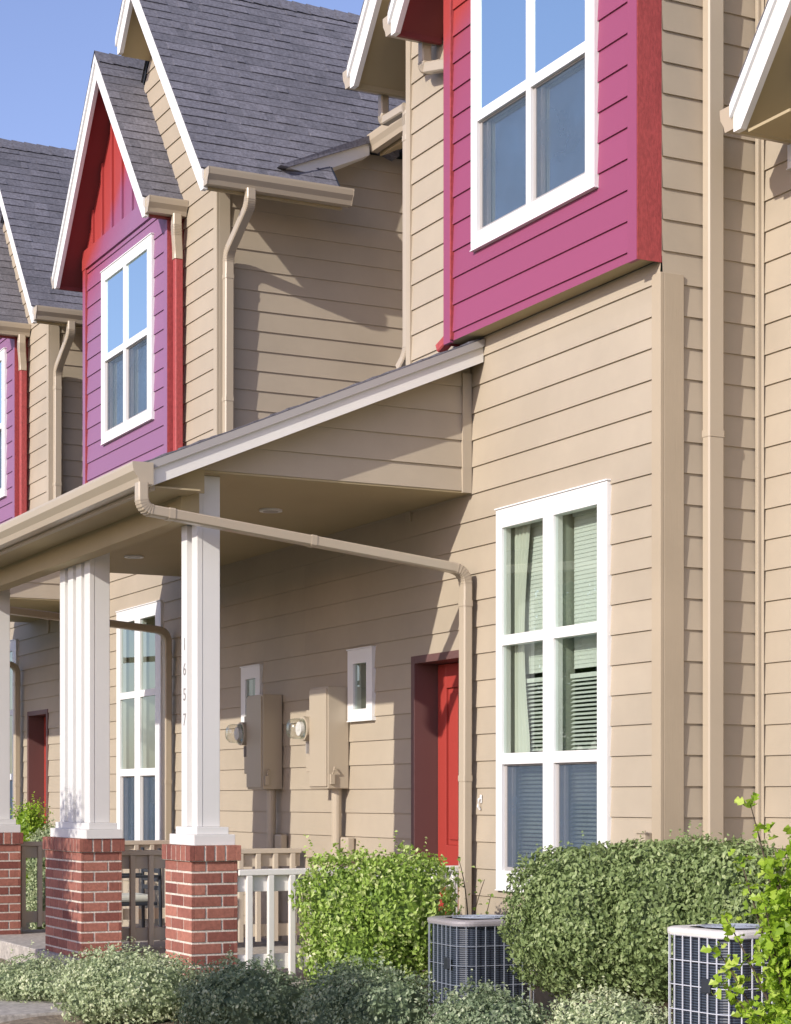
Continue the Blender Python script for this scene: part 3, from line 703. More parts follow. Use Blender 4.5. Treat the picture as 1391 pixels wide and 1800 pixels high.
# ================================================================== PORCHES
def porch(label, x0, x1, pillars, lights, spouts, infill_right=True, number_on=None):
    root = thing('porch', ((x0+x1)/2, 4.7, GZ), label, 'porch', 'porches along the row')
    s = MB(); s.box(x0+0.12, x1-0.12, 3.86, W-0.014, GZ-0.1, 0.525, tone=.5); s.build('floor_slab', 'concrete', root, bevel=0.008)
    sl_ = 0.428; zt = lambda y: 3.475+sl_*(y-3.58)
    r = MB(); shingles(r, (x0, 3.56, zt(3.56)), (1, 0, 0), (0, 1, sl_), (W-3.56)*math.hypot(1, sl_) + (2.4 if x1-x0 > 4 else 0), x1-x0, seed=int(-x0*3))
    ro = r.build('porch_roof', 'shingle', root)
    d = MB(); yb = W-0.013
    d.prism([(x0+.03, 3.62, zt(3.62)-0.005), (x0+.03, yb, zt(yb)-0.005), (x0+.03, yb, zt(yb)-0.05), (x0+.03, 3.62, zt(3.62)-0.05)], (x1-x0-.06, 0, 0)); d.build('roof_deck', 'dark', ro, recalc=True)
    for x, sg in ((x1, 1), (x0, -1)):   # raking fascia at both ends
        b = MB(); b.prism([(x, 3.58, zt(3.58)-0.012), (x, yb, zt(yb)-0.012), (x, yb, zt(yb)-0.145), (x, 3.58, zt(3.58)-0.145)], (-sg*0.03, 0, 0))
        b.build('rake_board', 'railw', ro, recalc=True)
        b = MB(); b.prism([(x+sg*0.018, 3.575, zt(3.575)-0.006), (x+sg*0.018, yb, zt(yb)-0.006), (x+sg*0.018, yb, zt(yb)-0.052), (x+sg*0.018, 3.575, zt(3.575)-0.052)], (-sg*0.0175, 0, 0))
        b.build('drip_edge', 'plastic', ro, recalc=True)
        b = MB(); xa, xb_ = sorted((x-sg*0.031, x-sg*0.169)); b.prism([(xa, 3.64, zt(3.64)-0.10), (xa, yb, zt(yb)-0.10), (xa, yb, zt(yb)-0.115), (xa, 3.64, zt(3.64)-0.115)], (xb_-xa, 0, 0)); b.build('soffit', 'soffit', ro, recalc=True)
        # sided infill between ceiling and rake
        f = MB(); xi = x-sg*0.17
        if sg == 1:
            k = MB(); rr = random.Random(5)
            zlo = 3.482; z = ZL+math.floor((zlo-ZL)/EXP)*EXP
            ycut = lambda z: 3.58+(z+0.05-3.475)/sl_
            while z < zt(W):
                a = max(z, zlo); b2 = min(z+EXP, zt(W)-0.06)
                ya, yb2 = max(3.9, ycut(a)), max(3.9, ycut(b2))
                if ya < W and b2 > a:
                    t = 1+rr.uniform(-0.015, 0.015)
                    k.quad((xi+0.012*(1-(a-z)/EXP)+.001, ya, a), (xi+0.012*(1-(a-z)/EXP)+.001, W-0.013, a), (xi+.001, W-0.013, b2), (xi+.001, yb2, b2), tone=t)
                    k.quad((xi+0.012, ya, a), (xi, ya, a), (xi, W-0.013, a), (xi+0.012, W-0.013, a), tone=t)
                z += EXP
            k.build('infill_wall', 'beige', ro)
            c = MB(); c.box(xi+0.002, xi+0.025, W-0.075, W-0.0135, 3.47, zt(W-0.08)-0.16); c.build('infill_trim', 'beige_trim', ro)
        else:
            f.prism([(xi, 3.7, 3.482), (xi, yb, 3.482), (xi, yb, zt(yb)-0.06), (xi, 3.7, zt(3.7)-0.06)], (0.01, 0, 0), tone=1); f.build('infill_wall', 'beige', ro, recalc=True)
        q = MB(); xq = x-sg*0.172; q.prism([(xq, 3.635, 3.346), (xq, 3.975, 3.346), (xq, 3.975, zt(3.975)-0.11), (xq, 3.635, zt(3.635)-0.11)], (sg*0.01, 0, 0)); q.build('end_soffit', 'soffit', ro, recalc=True)
    # ceiling and beams
    c = MB(); c.box(x0+0.18, x1-0.165, 3.975, W-0.0135, 3.47, 3.481); c.build('ceiling', 'soffit', root)
    b = MB(); b.box(x0+0.20, x1-0.24, 3.86, 3.9745, 3.20, 3.53); b.build('front_beam', 'soffit', root, bevel=0.004)
    b = MB(); b.box(x0+0.032, x1-0.032, 3.632, 3.9, 3.335, 3.345); b.build('eave_soffit', 'soffit', root)
    b = MB(); b.box(x0+0.02, x1-0.031, 3.6, 3.63, 3.32, 3.462); b.build('fascia', 'beige_trim', root)
    gutter(root, (x0-0.02, 3.598, 3.462), (x1+0.03, 3.598, 3.462), (0, -1, 0), w=0.12, h=0.12)
    for (lx, ly) in lights:
        l = MB(); n = 24; a = [(lx+0.075*math.cos(2*math.pi*k/n), ly+0.075*math.sin(2*math.pi*k/n), 3.469) for k in range(n)]; l.prism(a, (0, 0, -0.012)); lo = l.build('ceiling_light', 'white', root, recalc=True)
        l = MB(); a = [(lx+0.05*math.cos(2*math.pi*k/n), ly+0.05*math.sin(2*math.pi*k/n), 3.457) for k in range(n)]; l.prism(a, (0, 0, -0.003)); l.build('lens', 'plastic', lo, recalc=True)
    # pillars: brick pedestal, plinth, fluted shaft
    for (bx0, bx1, sx0, sx1, nrib, num) in pillars:
        y0, y1 = 3.90, 4.185; z0, z1 = GZ-0.05, 1.327; capz = z1-0.088
        col = MB(); col.box(bx0+0.0035, bx1-0.0035, y0+0.0035, y1-0.0035, z0, capz-0.002); col.box(bx0-0.0125, bx1+0.0125, y0-0.0125, y1+0.0125, capz-0.002, z1-0.004)
        pil = col.build('pillar', 'mortar', root)
        br_ = MB(); rr = random.Random(int(-bx0*50)); H = 0.0677; J = 0.012
        nz = int((capz-z0)/H)+1
        for k in range(nz):
            zb = capz-0.004-(k+1)*H+J; ztp = capz-0.004-k*H
            if ztp < z0: break
            # +-Y faces
            for (ya, yb_) in ((y0, y0+0.02), (y1-0.02, y1)):
                x = bx0; first = True
                Lf = 0.195
                off = (0.095 if k % 2 else 0.195)
                x = bx0
                while x < bx1-0.01:
                    e = min(bx1, x+off); 
                    if bx1-e < 0.05: e = bx1
                    br_.box(x+(J if x > bx0 else 0)*0.5, e-(J*0.5 if e < bx1 else 0), ya, yb_, zb, ztp, tone=min(1, max(0, rr.gauss(.5, .25)))); x = e; off = Lf+J
            for (xa, xb_) in ((bx0, bx0+0.02), (bx1-0.02, bx1)):
                cut = y0+(0.19 if k % 2 else 0.093)
                br_.box(xa, xb_, y0+0.0205, cut-J/2, zb, ztp, tone=rr.random()); br_.box(xa, xb_, cut+J/2, y1-0.0205, zb, ztp, tone=rr.random())
        # soldier cap
        c0, c1, d0, d1 = bx0-0.016, bx1+0.016, y0-0.016, y1+0.016
        def row(u0, u1, fn):
            n = max(2, round((u1-u0)/0.072)); w = (u1-u0)/n
            for i in range(n): fn(u0+i*w+(J/2 if i else 0), u0+(i+1)*w-(J/2 if i < n-1 else 0), min(1, max(0, rr.gauss(.5, .25))))
        row(c0, c1, lambda a, b, t: br_.box(a, b, d0, d0+0.03, capz, z1, tone=t)); row(c0, c1, lambda a, b, t: br_.box(a, b, d1-0.03, d1, capz, z1, tone=t))
        row(d0+0.031, d1-0.031, lambda a, b, t: br_.box(c1-0.03, c1, a, b, capz, z1, tone=t)); row(d0+0.031, d1-0.031, lambda a, b, t: br_.box(c0, c0+0.03, a, b, capz, z1, tone=t))
        br_.build('pedestal', 'brick', pil, bevel=0.002)
        pl = MB(); a0, a1 = sx0-0.075, sx1+0.075
        pl.box(a0, a1, 3.99-0.062, 4.12+0.062, z1, z1+0.062); pl.box(a0+0.03, a1-0.03, 3.99-0.034, 4.12+0.034, z1+0.0625, z1+0.105)
        pl.build('plinth', 'column', pil, bevel=0.003)
        sh = MB(); zt_ = 3.4695; zlo = z1+0.1055
        sh.box(sx0+0.002, sx1-0.002, 4.01, 4.118, zlo, zt_)
        n = nrib; pit = (sx1-sx0)/n; wd = pit*0.68
        for i in range(n):
            a = sx0 + (sx1-sx0-wd)*i/(n-1); sh.box(a, a+wd, 3.975, 4.0098, zlo, zt_)
        if num:   # the end post stands proud of the beam end and runs to the ceiling
            e = 1 if sx1 > (x0+x1)/2 else -1
            xe = sx1 if e == 1 else sx0
        sh.build('shaft', 'column', pil, bevel=0.003)
        if num and number_on:
            for i, ch in enumerate(number_on):
                cu = bpy.data.curves.new('digit', 'FONT'); cu.body = ch; cu.size = 0.105; cu.extrude = 0.002; cu.align_x = 'CENTER'
                to = bpy.data.objects.new('house_number', cu); SC.collection.objects.link(to)
                to.matrix_world = Matrix.Translation((sx0+wd/2+0.012, 3.9755, 2.47-i*0.148)) @ Matrix.Rotation(math.pi/2, 4, 'X')
                dg = bpy.context.evaluated_depsgraph_get(); me = bpy.data.meshes.new_from_object(to.evaluated_get(dg))
                mo = bpy.data.objects.new('house_number', me); SC.collection.objects.link(mo); mo.matrix_world = to.matrix_world.copy()
                me.materials.clear(); me.materials.append(M['digit']); mo.parent = pil; bpy.data.objects.remove(to)
    for sp in spouts: downspout(root, sp, (0, 0, 1) if False else (1, 0, 0), w=0.06, d=0.075, r=0.10)
    settle(root); return root

spoutA = [(-10.12, 3.53, 3.345), (-10.12, 3.53, 3.20), (-10.26, 5.655, 2.99), (-10.27, 5.655, 0.45)]
spoutB = [(-15.48, 3.53, 3.345), (-15.48, 3.53, 3.20), (-15.55, 5.655, 3.03), (-15.56, 5.655, 0.45)]
P1 = porch('long tan porch with three white fluted posts on brick pedestals, nearest the camera', -15.47, -10.15,
      [(-10.76, -10.325, -10.69, -10.43, 2, True), (-13.23, -12.40, -13.13, -12.45, 4, False), (-15.305, -14.87, -15.2, -14.94, 2, False)],
      [(-11.47, 4.88), (-14.14, 4.87)], [spoutA, spoutB], number_on='1657')
sC = [(-20.20, 3.53, 3.345), (-20.20, 3.53, 3.20), (-20.25, 5.655, 3.03), (-20.26, 5.655, 0.45)]
P2 = porch('farther porch seen past the left white post, with a dark downspout', -20.2, -17.5,
      [(-18.1, -17.67, -18.03, -17.77, 2, False), (-20.03, -19.6, -19.96, -19.7, 2, False)], [(-18.8, 4.88)], [sC])

# ================================================================== RAILINGS
def railing(label, x, ya, yb, mat, top=1.20, n=None):
    root = thing('porch_railing', (x, (ya+yb)/2, 0.525), label, 'railing', 'porch railings')
    t = MB(); t.box(x-0.045, x+0.045, ya, yb, top-0.035, top); t.build('top_rail', mat, root, bevel=0.004)
    t = MB(); t.box(x-0.015, x+0.015, ya, yb, top-0.13, top-0.036); t.build('upper_rail', mat, root, bevel=0.003)
    t = MB(); t.box(x-0.015, x+0.015, ya, yb, 0.60, 0.69); t.build('bottom_rail', mat, root, bevel=0.003)
    n = n or max(2, int((yb-ya)/0.125)); 
    for i in range(n):
        y = ya+(i+0.5)*(yb-ya)/n
        b = MB(); b.box(x+0.0155, x+0.047, y-0.018, y+0.018, 0.565, top-0.036); b.build('baluster', mat, root, bevel=0.003)
    settle(root); return root
railing('pale railing between near brick pedestal and bright green bush', -10.36, 4.19, 5.68, 'railw', 1.185)
railing('tan slatted railing that divides the porch behind the wide middle pedestal', -12.82, 4.19, 5.68, 'rail', 1.235)
railing('shaded olive railing between left and middle pedestals', -15.09, 4.19, 5.68, 'rail', 1.25)

# ================================================================== METERS
def meter(label, xr):
    root = thing('electric_meter_cabinet', (xr-0.14, W, 1.66), label, 'meter cabinet', 'electric meter cabinets')
    x0, x1, y0, z0, z1 = xr-0.30, xr, W-0.175, 1.665, 2.375
    b = MB(); b.box(x0, x1, y0, W-0.014, z0, z1); b.build('cabinet', 'metal', root, bevel=0.006)
    d = MB(); d.box(x0+0.01, x1-0.008, y0-0.012, y0-0.0005, z0+0.015, z1-0.015); dd = d.build('cover', 'metal', root, bevel=0.003)
    l = MB(); l.box(x1+0.0005, x1+0.02, y0+0.012, y0+0.045, z0+0.03, z0+0.10); l.tube([(x1+0.01, y0+0.03, z0+0.10), (x1+0.03, y0+0.035, z0+0.13), (x1+0.012, y0+0.045, z0+0.15)], 0.007, 6); l.build('latch', 'metal', root, bevel=0.002)
    s = MB(); s.box(x0-0.14, x0-0.001, y0+0.03, W-0.014, z0+0.12, z0+0.56); s.build('meter_socket', 'metal', root, bevel=0.005)
    cx, cz = x0-0.07, z0+0.425; r = MB(); r.tube([(cx, y0+0.029, cz), (cx, y0-0.03, cz)], 0.088, 24); r.build('meter_ring', 'metal', root, smooth=False)
    g_ = MB(); prof = [(0.0, 1.0), (0.06, 1.0), (0.085, 0.93), (0.10, 0.75), (0.105, 0.4), (0.1055, 0.02)]
    g_.tube([(cx, y0-0.0305-a, cz) for a, _ in prof], 0.072, 24, scales=[q for _, q in prof]); g_.build('meter_dome', 'dome', root, smooth=True)
    f = MB(); f.tube([(cx, y0-0.032, cz), (cx, y0-0.06, cz)], 0.05, 16); f.box(cx-0.03, cx+0.03, y0-0.064, y0-0.0605, cz-0.01, cz+0.03); f.build('register', 'white', root)
    t = MB(); t.box(cx-0.006, cx+0.006, y0+0.0, y0+0.02, z0+0.25, z0+0.33); t.build('seal', 'plastic', root)
    c = MB(); c.tube([(x1-0.075, W-0.075, z0-0.001), (x1-0.075, W-0.075, 0.53)], 0.036, 14); c.build('conduit', 'metal', root, smooth=False)
    c = MB(); c.box(x1-0.02, x1+0.10, W-0.075, W-0.014, 1.16, 1.33); c.build('junction_box', 'metal', root, bevel=0.012)
    settle(root)
meter('tan meter cabinet with glass dome, the one close to the red door', -12.05)
meter('tan meter cabinet with glass dome, partly over the farther small window', -13.21)

# small fittings on the near wall
t = thing('wall_hook', (-10.2, W, 1.58), 'small white hook on siding between downspout and tall window', 'hook')
h = MB(); h.tube([(-10.18, W-0.012, 1.60), (-10.18, W-0.03, 1.59), (-10.18, W-0.035, 1.55), (-10.18, W-0.02, 1.53)], 0.007, 8); h.box(-10.19, -10.17, W-0.016, W-0.012, 1.57, 1.62); h.build('hook', 'white', t); settle(t)
t = thing('outlet_box', (-8.47, W, 1.30), 'tan outlet box low on the wall beside the corner board', 'outlet box')
h = MB(); h.box(-8.44, -8.36, W-0.055, W-0.013, 1.33, 1.42); h.build('box_body', 'metal', t, bevel=0.004); h = MB(); h.box(-8.452, -8.348, W-0.065, W-0.056, 1.415, 1.43); h.build('hood', 'metal', t); settle(t)

# ================================================================== AIR CONDITIONERS
def rsq(a, r, n=6):
    pts = []
    for cx, cy, s in ((a-r, a-r, 0), (-a+r, a-r, 1), (-a+r, -a+r, 2), (a-r, -a+r, 3)):
        for k in range(n+1):
            t = math.pi/2*(s+k/n); pts.append((cx+r*math.cos(t), cy+r*math.sin(t)))
    return pts
def ac(label, x, y, a, z0, z1, rot, topmat, nw=None):
    root = thing('air_conditioner', (0, 0, 0), label, 'air conditioner', 'air conditioners')
    r = a*0.45; zc = z1-0.022
    def ring(aa, rr, z): return [(p[0], p[1], z) for p in rsq(aa, rr)]
    c = MB(); c.prism(ring(a*0.93, r*0.9, z0+0.03), (0, 0, zc-z0-0.03)); c.build('coil', 'fins', root, recalc=True)
    b = MB(); b.prism(ring(a*0.99, r, z0), (0, 0, 0.035)); b.build('base_pan', 'acgrey', root, recalc=True)
    w = MB(); per = rsq(a, r, 8); n = len(per); rr_ = 0.0018 if topmat == 'acgrey' else 0.0023
    nz = int((zc-z0)/0.104)
    for k in range(nz+1):
        z = zc-0.01-k*0.104
        if z > z0: w.tube([(px, py, z) for px, py in per]+[(per[0][0], per[0][1], z)], rr_, 4)
    # verticals evenly along the perimeter
    seg = []; tot = 0
    for k in range(n):
        p, q = per[k], per[(k+1) % n]; L = math.dist(p, q); seg.append((p, q, L)); tot += L
    cnt = int(tot/0.053)
    for i in range(cnt):
        s = i*tot/cnt
        for p, q, L in seg:
            if s <= L: t = s/L if L else 0; px, py = p[0]+(q[0]-p[0])*t, p[1]+(q[1]-p[1])*t; break
            s -= L
        w.box(px-rr_, px+rr_, py-rr_, py+rr_, z0+0.03, zc)
    w.build('wire_guard', 'wire' if topmat == 'acwhite' else 'wiredark', root)
    # top: rounded cover with shallow rim and fan grille
    t = MB(); levels = [(1.015, zc-0.008), (1.025, zc+0.004), (1.02, zc+0.016), (0.97, z1-0.001), (0.80, z1+0.001), (0.68, z1-0.002)]
    rings = [[(px*s, py*s, z) for px, py in rsq(a, r, 8)] for s, z in levels]
    for u, v in zip(rings, rings[1:]):
        for k in range(len(u)): t.quad(u[k], u[(k+1) % len(u)], v[(k+1) % len(u)], v[k])
    t.quad(*reversed(rings[0])); t.build('top_cover', topmat, root, smooth=True)
    g_ = MB()
    for rad in [a*0.66*q for q in (0.2, 0.35, 0.5, 0.65, 0.8, 0.95)]:
        g_.tube([(rad*math.cos(2*math.pi*k/24), rad*math.sin(2*math.pi*k/24), z1+0.004) for k in range(25)], 0.002, 4)
    for k in range(8):
        an = math.pi*k/4; g_.tube([(0.02*math.cos(an), 0.02*math.sin(an), z1+0.006), (a*0.70*math.cos(an), a*0.70*math.sin(an), z1+0.003)], 0.002, 4)
    g_.build('fan_grille', 'wiredark', root)
    f = MB(); f.prism([(px*0.67, py*0.67, z1-0.04) for px, py in rsq(a, r, 8)], (0, 0, -0.01)); f.build('fan_well', 'dark', root, recalc=True)
    hnd = MB(); hnd.box(a*0.3, a*0.55, -a-0.012, -a-0.001, z1-0.26, z1-0.20); hnd.build('service_cover', 'dark', root, bevel=0.004)
    root.location = (x, y, 0); root.rotation_euler = (0, 0, rot); return root
ac('dark caged air conditioner with weathered grey top between bright bush and hedge', -9.05, 5.08, 0.24, 0.42, 0.955, math.radians(-4), 'acgrey')
ac('caged air conditioner with pale top in front of the large hedge at right', -6.60, 4.93, 0.222, 0.42, 1.055, math.radians(4), 'acwhite')

# ================================================================== PLANTS
from mathutils import noise as mn
def leaf_mesh(mb, p, nrm, up, L, Wd, tone, shape=0):
    t = up - nrm*up.dot(nrm)
    if t.length < 1e-3: t = Vector((1, 0, 0)).cross(nrm)
    t.normalize(); s = nrm.cross(t); f = nrm*(0.18*Wd)
    if shape == 0: pts = [p-t*L*.5, p+s*Wd*.5+f, p+t*L*.5, p-s*Wd*.5+f]
    elif shape == 1: pts = [p-t*L*.5, p+s*Wd*.42-t*L*.12+f, p+s*Wd*.34+t*L*.2+f, p+t*L*.5-nrm*L*.1, p-s*Wd*.34+t*L*.2+f, p-s*Wd*.42-t*L*.12+f]
    else: pts = [p-t*L*.5, p+s*Wd*.3-t*L*.3, p+s*Wd*.55-t*L*.05+f, p+s*Wd*.28+t*L*.05, p+s*Wd*.42+t*L*.32+f, p+t*L*.55-nrm*L*.12, p-s*Wd*.42+t*L*.32+f, p-s*Wd*.28+t*L*.05, p-s*Wd*.55-t*L*.05+f, p-s*Wd*.3-t*L*.3]
    mb.quad(*pts, tone=min(1, max(0, tone)))
def lump(d, c, k, amp): return 1+amp*mn.noise(Vector((d.x*k+c[0]*7, d.y*k+c[1]*7, d.z*k+c[2]*5)))
def plant(name, label, cat, base, blobs, n, leaf, mat, group=None, tilt=0.7, amp=0.22, lk=2.6, shape=0, core=0.8, seed=1, sprigs=0, thick=0.10, stems=3, sq=2.0, mu=0.45, kind=None):
    """blobs: (cx,cy,cz,rx,ry,rz) ; leaves scattered through the outer layer of each lumpy crown"""
    rr = random.Random(seed); root = thing(name, base, label, cat, group)
    mb = MB(); area = [b[3]*b[5]+b[4]*b[5]+b[3]*b[4] for b in blobs]; ta = sum(area)
    def surf(b, d):
        e = 2/sq; q = Vector([math.copysign(abs(v)**e, v) for v in d]); m = (abs(d.x)**sq+abs(d.y)**sq+abs(d.z)**sq)**(1/sq)
        d2 = d/m; k = lump(d, b, lk, amp)*(1+0.5*amp*mn.noise(d*lk*3.1+Vector((b[0], 3, b[2]))))
        return Vector((b[0]+d2.x*b[3]*k, b[1]+d2.y*b[4]*k, b[2]+d2.z*b[5]*k))
    for b, ar in zip(blobs, area):
        c = Vector(b[:3])
        for i in range(int(n*ar/ta)):
            d = Vector((rr.gauss(0, 1), rr.gauss(0, 1), rr.gauss(0, 1))).normalized()
            p = surf(b, d); p = c+(p-c)*(1-abs(rr.gauss(0, thick)) + max(0, rr.gauss(-0.02, 0.025)))
            if p.z < base[2]+0.015: continue
            nrm = (Vector((d.x/b[3], d.y/b[4], d.z/b[5])).normalized() + Vector((rr.gauss(0, tilt), rr.gauss(0, tilt), rr.gauss(0, tilt)))).normalized()
            up = (Vector((0, 0, 1))+Vector((rr.gauss(0, .8), rr.gauss(0, .8), rr.gauss(0, .5)))+d*0.5).normalized()
            L = leaf*rr.uniform(0.65, 1.3); tn = rr.gauss(mu, 0.2)+0.28*mn.noise(p*9)
            leaf_mesh(mb, p, nrm, up, L, L*rr.uniform(0.55, 0.75), tn, shape)
        for i in range(sprigs):      # shoots that break the outline
            d = Vector((rr.gauss(0, 1), rr.gauss(0, 1), abs(rr.gauss(0.3, 1)))).normalized(); p = surf(b, d)
            dr = (d+Vector((0, 0, 0.7))+Vector((rr.gauss(0, .3), rr.gauss(0, .3), 0))).normalized()
            for k in range(rr.randint(4, 8)):
                q = p+dr*leaf*0.55*k; sd = Vector((rr.gauss(0, 1), rr.gauss(0, 1), rr.gauss(0, .5))).normalized()
                L = leaf*rr.uniform(.6, 1.0); leaf_mesh(mb, q+sd*L*.4, (sd.cross(dr)+Vector((0, 0, .6))).normalized(), sd, L, L*.6, rr.gauss(mu+.15, .15), shape)
    mb.build('foliage', mat, root)
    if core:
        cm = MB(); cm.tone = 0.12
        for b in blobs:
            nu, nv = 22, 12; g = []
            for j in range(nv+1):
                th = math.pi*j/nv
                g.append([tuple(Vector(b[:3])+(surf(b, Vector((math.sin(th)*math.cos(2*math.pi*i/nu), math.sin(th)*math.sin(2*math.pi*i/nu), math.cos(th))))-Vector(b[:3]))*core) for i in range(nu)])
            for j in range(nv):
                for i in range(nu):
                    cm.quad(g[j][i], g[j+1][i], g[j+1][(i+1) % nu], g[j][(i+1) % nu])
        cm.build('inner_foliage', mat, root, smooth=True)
    st = MB()
    for i in range(stems):
        b = rr.choice(blobs); x, y = base[0]+rr.uniform(-.06, .06), base[1]+rr.uniform(-.06, .06)
        e = Vector((b[0]+rr.uniform(-.5, .5)*b[3], b[1]+rr.uniform(-.5, .5)*b[4], b[2]+rr.uniform(0, .5)*b[5]))
        st.tube([(x, y, base[2]-0.05), tuple(Vector((x, y, base[2])).lerp(e, .5)+Vector((0, 0, .05))), tuple(e)], 0.012, 6, up=(1, 0, 0.1), scales=[1.2, .8, .4])
    st.build('stem', 'bark', root); settle(root); return root
GS = 'low silvery shrubs along the bed'
def low(label, x, y, r, top, n, mat, seed, ry=None, leaf=0.021, sp=12, mu=0.5):
    h = top-GZ; ry = ry or r
    return plant('low_shrub', label, 'shrub', (x, y, GZ), [(x-r*.35, y, GZ+h*.42, r*.72, ry*.8, h*.56), (x+r*.38, y+ry*.1, GZ+h*.38, r*.68, ry*.85, h*.52), (x, y-ry*.25, GZ+h*.34, r*.6, ry*.75, h*.5)],
                 n, leaf, mat, GS, 0.6, 0.3, 3.2, 0, 0.74, seed, sp, 0.08, 3, 2.0, mu)
low('small silvery shrub at the left edge beyond the concrete path', -11.05, 3.27, 0.42, 0.66, 9000, 'leaf_silver', 2)
low('widest sunlit silvery shrub in front of the left and near brick pedestals', -9.93, 3.40, 0.42, 0.79, 15000, 'leaf_silver', 3, mu=0.52)
low('dark shaded shrub directly below the near brick pedestal', -9.02, 3.70, 0.36, 0.79, 11000, 'leaf_dark', 4)
low('dark rounded low shrub in front of the bright green bush', -8.20, 3.98, 0.34, 0.83, 11000, 'leaf_dark', 5)
low('small low shrub in front of the grey-topped air conditioner', -7.50, 4.25, 0.29, 0.755, 8000, 'leaf_dark', 6, mu=0.55)
low('pale variegated low shrub under the large hedge', -7.12, 4.66, 0.30, 0.75, 8000, 'leaf_silver', 7, mu=0.58)
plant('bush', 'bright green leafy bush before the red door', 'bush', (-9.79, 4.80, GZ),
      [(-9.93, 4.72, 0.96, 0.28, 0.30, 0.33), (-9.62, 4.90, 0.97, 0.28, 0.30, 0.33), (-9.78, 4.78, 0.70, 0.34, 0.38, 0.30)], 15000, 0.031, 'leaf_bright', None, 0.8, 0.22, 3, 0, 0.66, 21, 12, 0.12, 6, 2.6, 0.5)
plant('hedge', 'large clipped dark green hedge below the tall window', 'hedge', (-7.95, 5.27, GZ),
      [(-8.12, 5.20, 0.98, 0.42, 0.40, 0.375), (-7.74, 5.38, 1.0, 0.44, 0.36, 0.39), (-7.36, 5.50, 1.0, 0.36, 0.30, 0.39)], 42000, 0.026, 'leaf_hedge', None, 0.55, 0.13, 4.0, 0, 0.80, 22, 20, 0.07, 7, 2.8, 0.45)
# right-hand leafy bush close to the camera: open shoots with lobed leaves
def shooty(label, base, shoots, leaf, mat, seed, name='bush', cat='bush', spread=0.5, dens=16, shape=2, fill=()):
    rr = random.Random(seed); root = thing(name, base, label, cat); st = MB(); lf = MB()
    for (ex, ey, ez) in shoots:
        b = Vector(base)+Vector((rr.uniform(-.05, .05), rr.uniform(-.05, .05), 0)); e = Vector((ex, ey, ez))
        mid = b.lerp(e, .55)+Vector((rr.gauss(0, .04), rr.gauss(0, .04), .10)); pts = [b*(1-t)**2+mid*2*t*(1-t)+e*t*t for t in [i/10 for i in range(11)]]
        st.tube(pts, 0.006, 5, up=(1, .2, 0), scales=[1.3-.1*i for i in range(11)])
        for i in range(3, 11):
            for k in range(dens):
                q = pts[i]+Vector((rr.gauss(0, 1), rr.gauss(0, 1), rr.gauss(0, .8)))*leaf*spread*(2.2-.12*i)
                d = (q-pts[i]).normalized()+Vector((0, 0, .3)); nrm = Vector((rr.gauss(0, .6), rr.gauss(-.3, .6), rr.gauss(.9, .5))).normalized()
                L = leaf*rr.uniform(.5, 1.25); leaf_mesh(lf, q, nrm, d.normalized(), L, L*rr.uniform(.75, 1.0), rr.gauss(.5, .22), shape)
    for (cx, cy, cz, rx, ry, rz, n) in fill:
        for i in range(n):
            d = Vector((rr.gauss(0, 1), rr.gauss(0, 1), rr.gauss(0, 1))).normalized(); k = (1-abs(rr.gauss(0, .2)))*(1+0.35*mn.noise(d*2.5+Vector((cx, cy, cz))))
            q = Vector((cx+d.x*rx*k, cy+d.y*ry*k, cz+d.z*rz*k)); L = leaf*rr.uniform(.5, 1.2)
            leaf_mesh(lf, q, (d+Vector((rr.gauss(0, .6), rr.gauss(0, .6), rr.gauss(.3, .5)))).normalized(), (d+Vector((0, 0, rr.uniform(-.6, .8)))).normalized(), L, L*rr.uniform(.7, .95), rr.gauss(.5, .22), shape)
    st.build('stem', 'bark', root); lf.build('foliage', mat, root); settle(root); return root
rr = random.Random(5); sh = []
bx, by = -4.64, 3.82
for i in range(100):
    a = rr.uniform(0, 2*math.pi); q = rr.uniform(0.02, 0.23); sh.append((bx+q*math.cos(a)*1.0, by+q*math.sin(a), rr.uniform(0.85, 1.52)))
sh += [(-4.84, 3.68, 1.58), (-4.86, 3.66, 1.40), (-4.94, 3.66, 1.22), (-4.96, 3.64, 1.12), (-4.9, 3.62, 1.02), (-4.66, 3.82, 1.62)]
shooty('lime green large-leaved bush at the right edge, overlapping the pale air conditioner', (bx, by, GZ), sh, 0.036, 'leaf_lime', 8, dens=8, fill=((-4.64, 3.81, 1.14, .19, .19, .27, 2600), (-4.60, 3.84, 1.42, .17, .17, .16, 1500), (-4.64, 3.81, .84, .18, .18, .24, 1900)))
shooty('thin twiggy sapling beside the near downspout, rising behind the bright bush', (-9.6, 5.30, GZ), [(-9.62, 5.25, 1.27), (-9.45, 5.33, 1.14), (-9.55, 5.2, 1.18), (-9.5, 5.4, 1.05)], 0.03, 'leaf_bright', 9, 'sapling', 'sapling', 0.9, 2, 1)
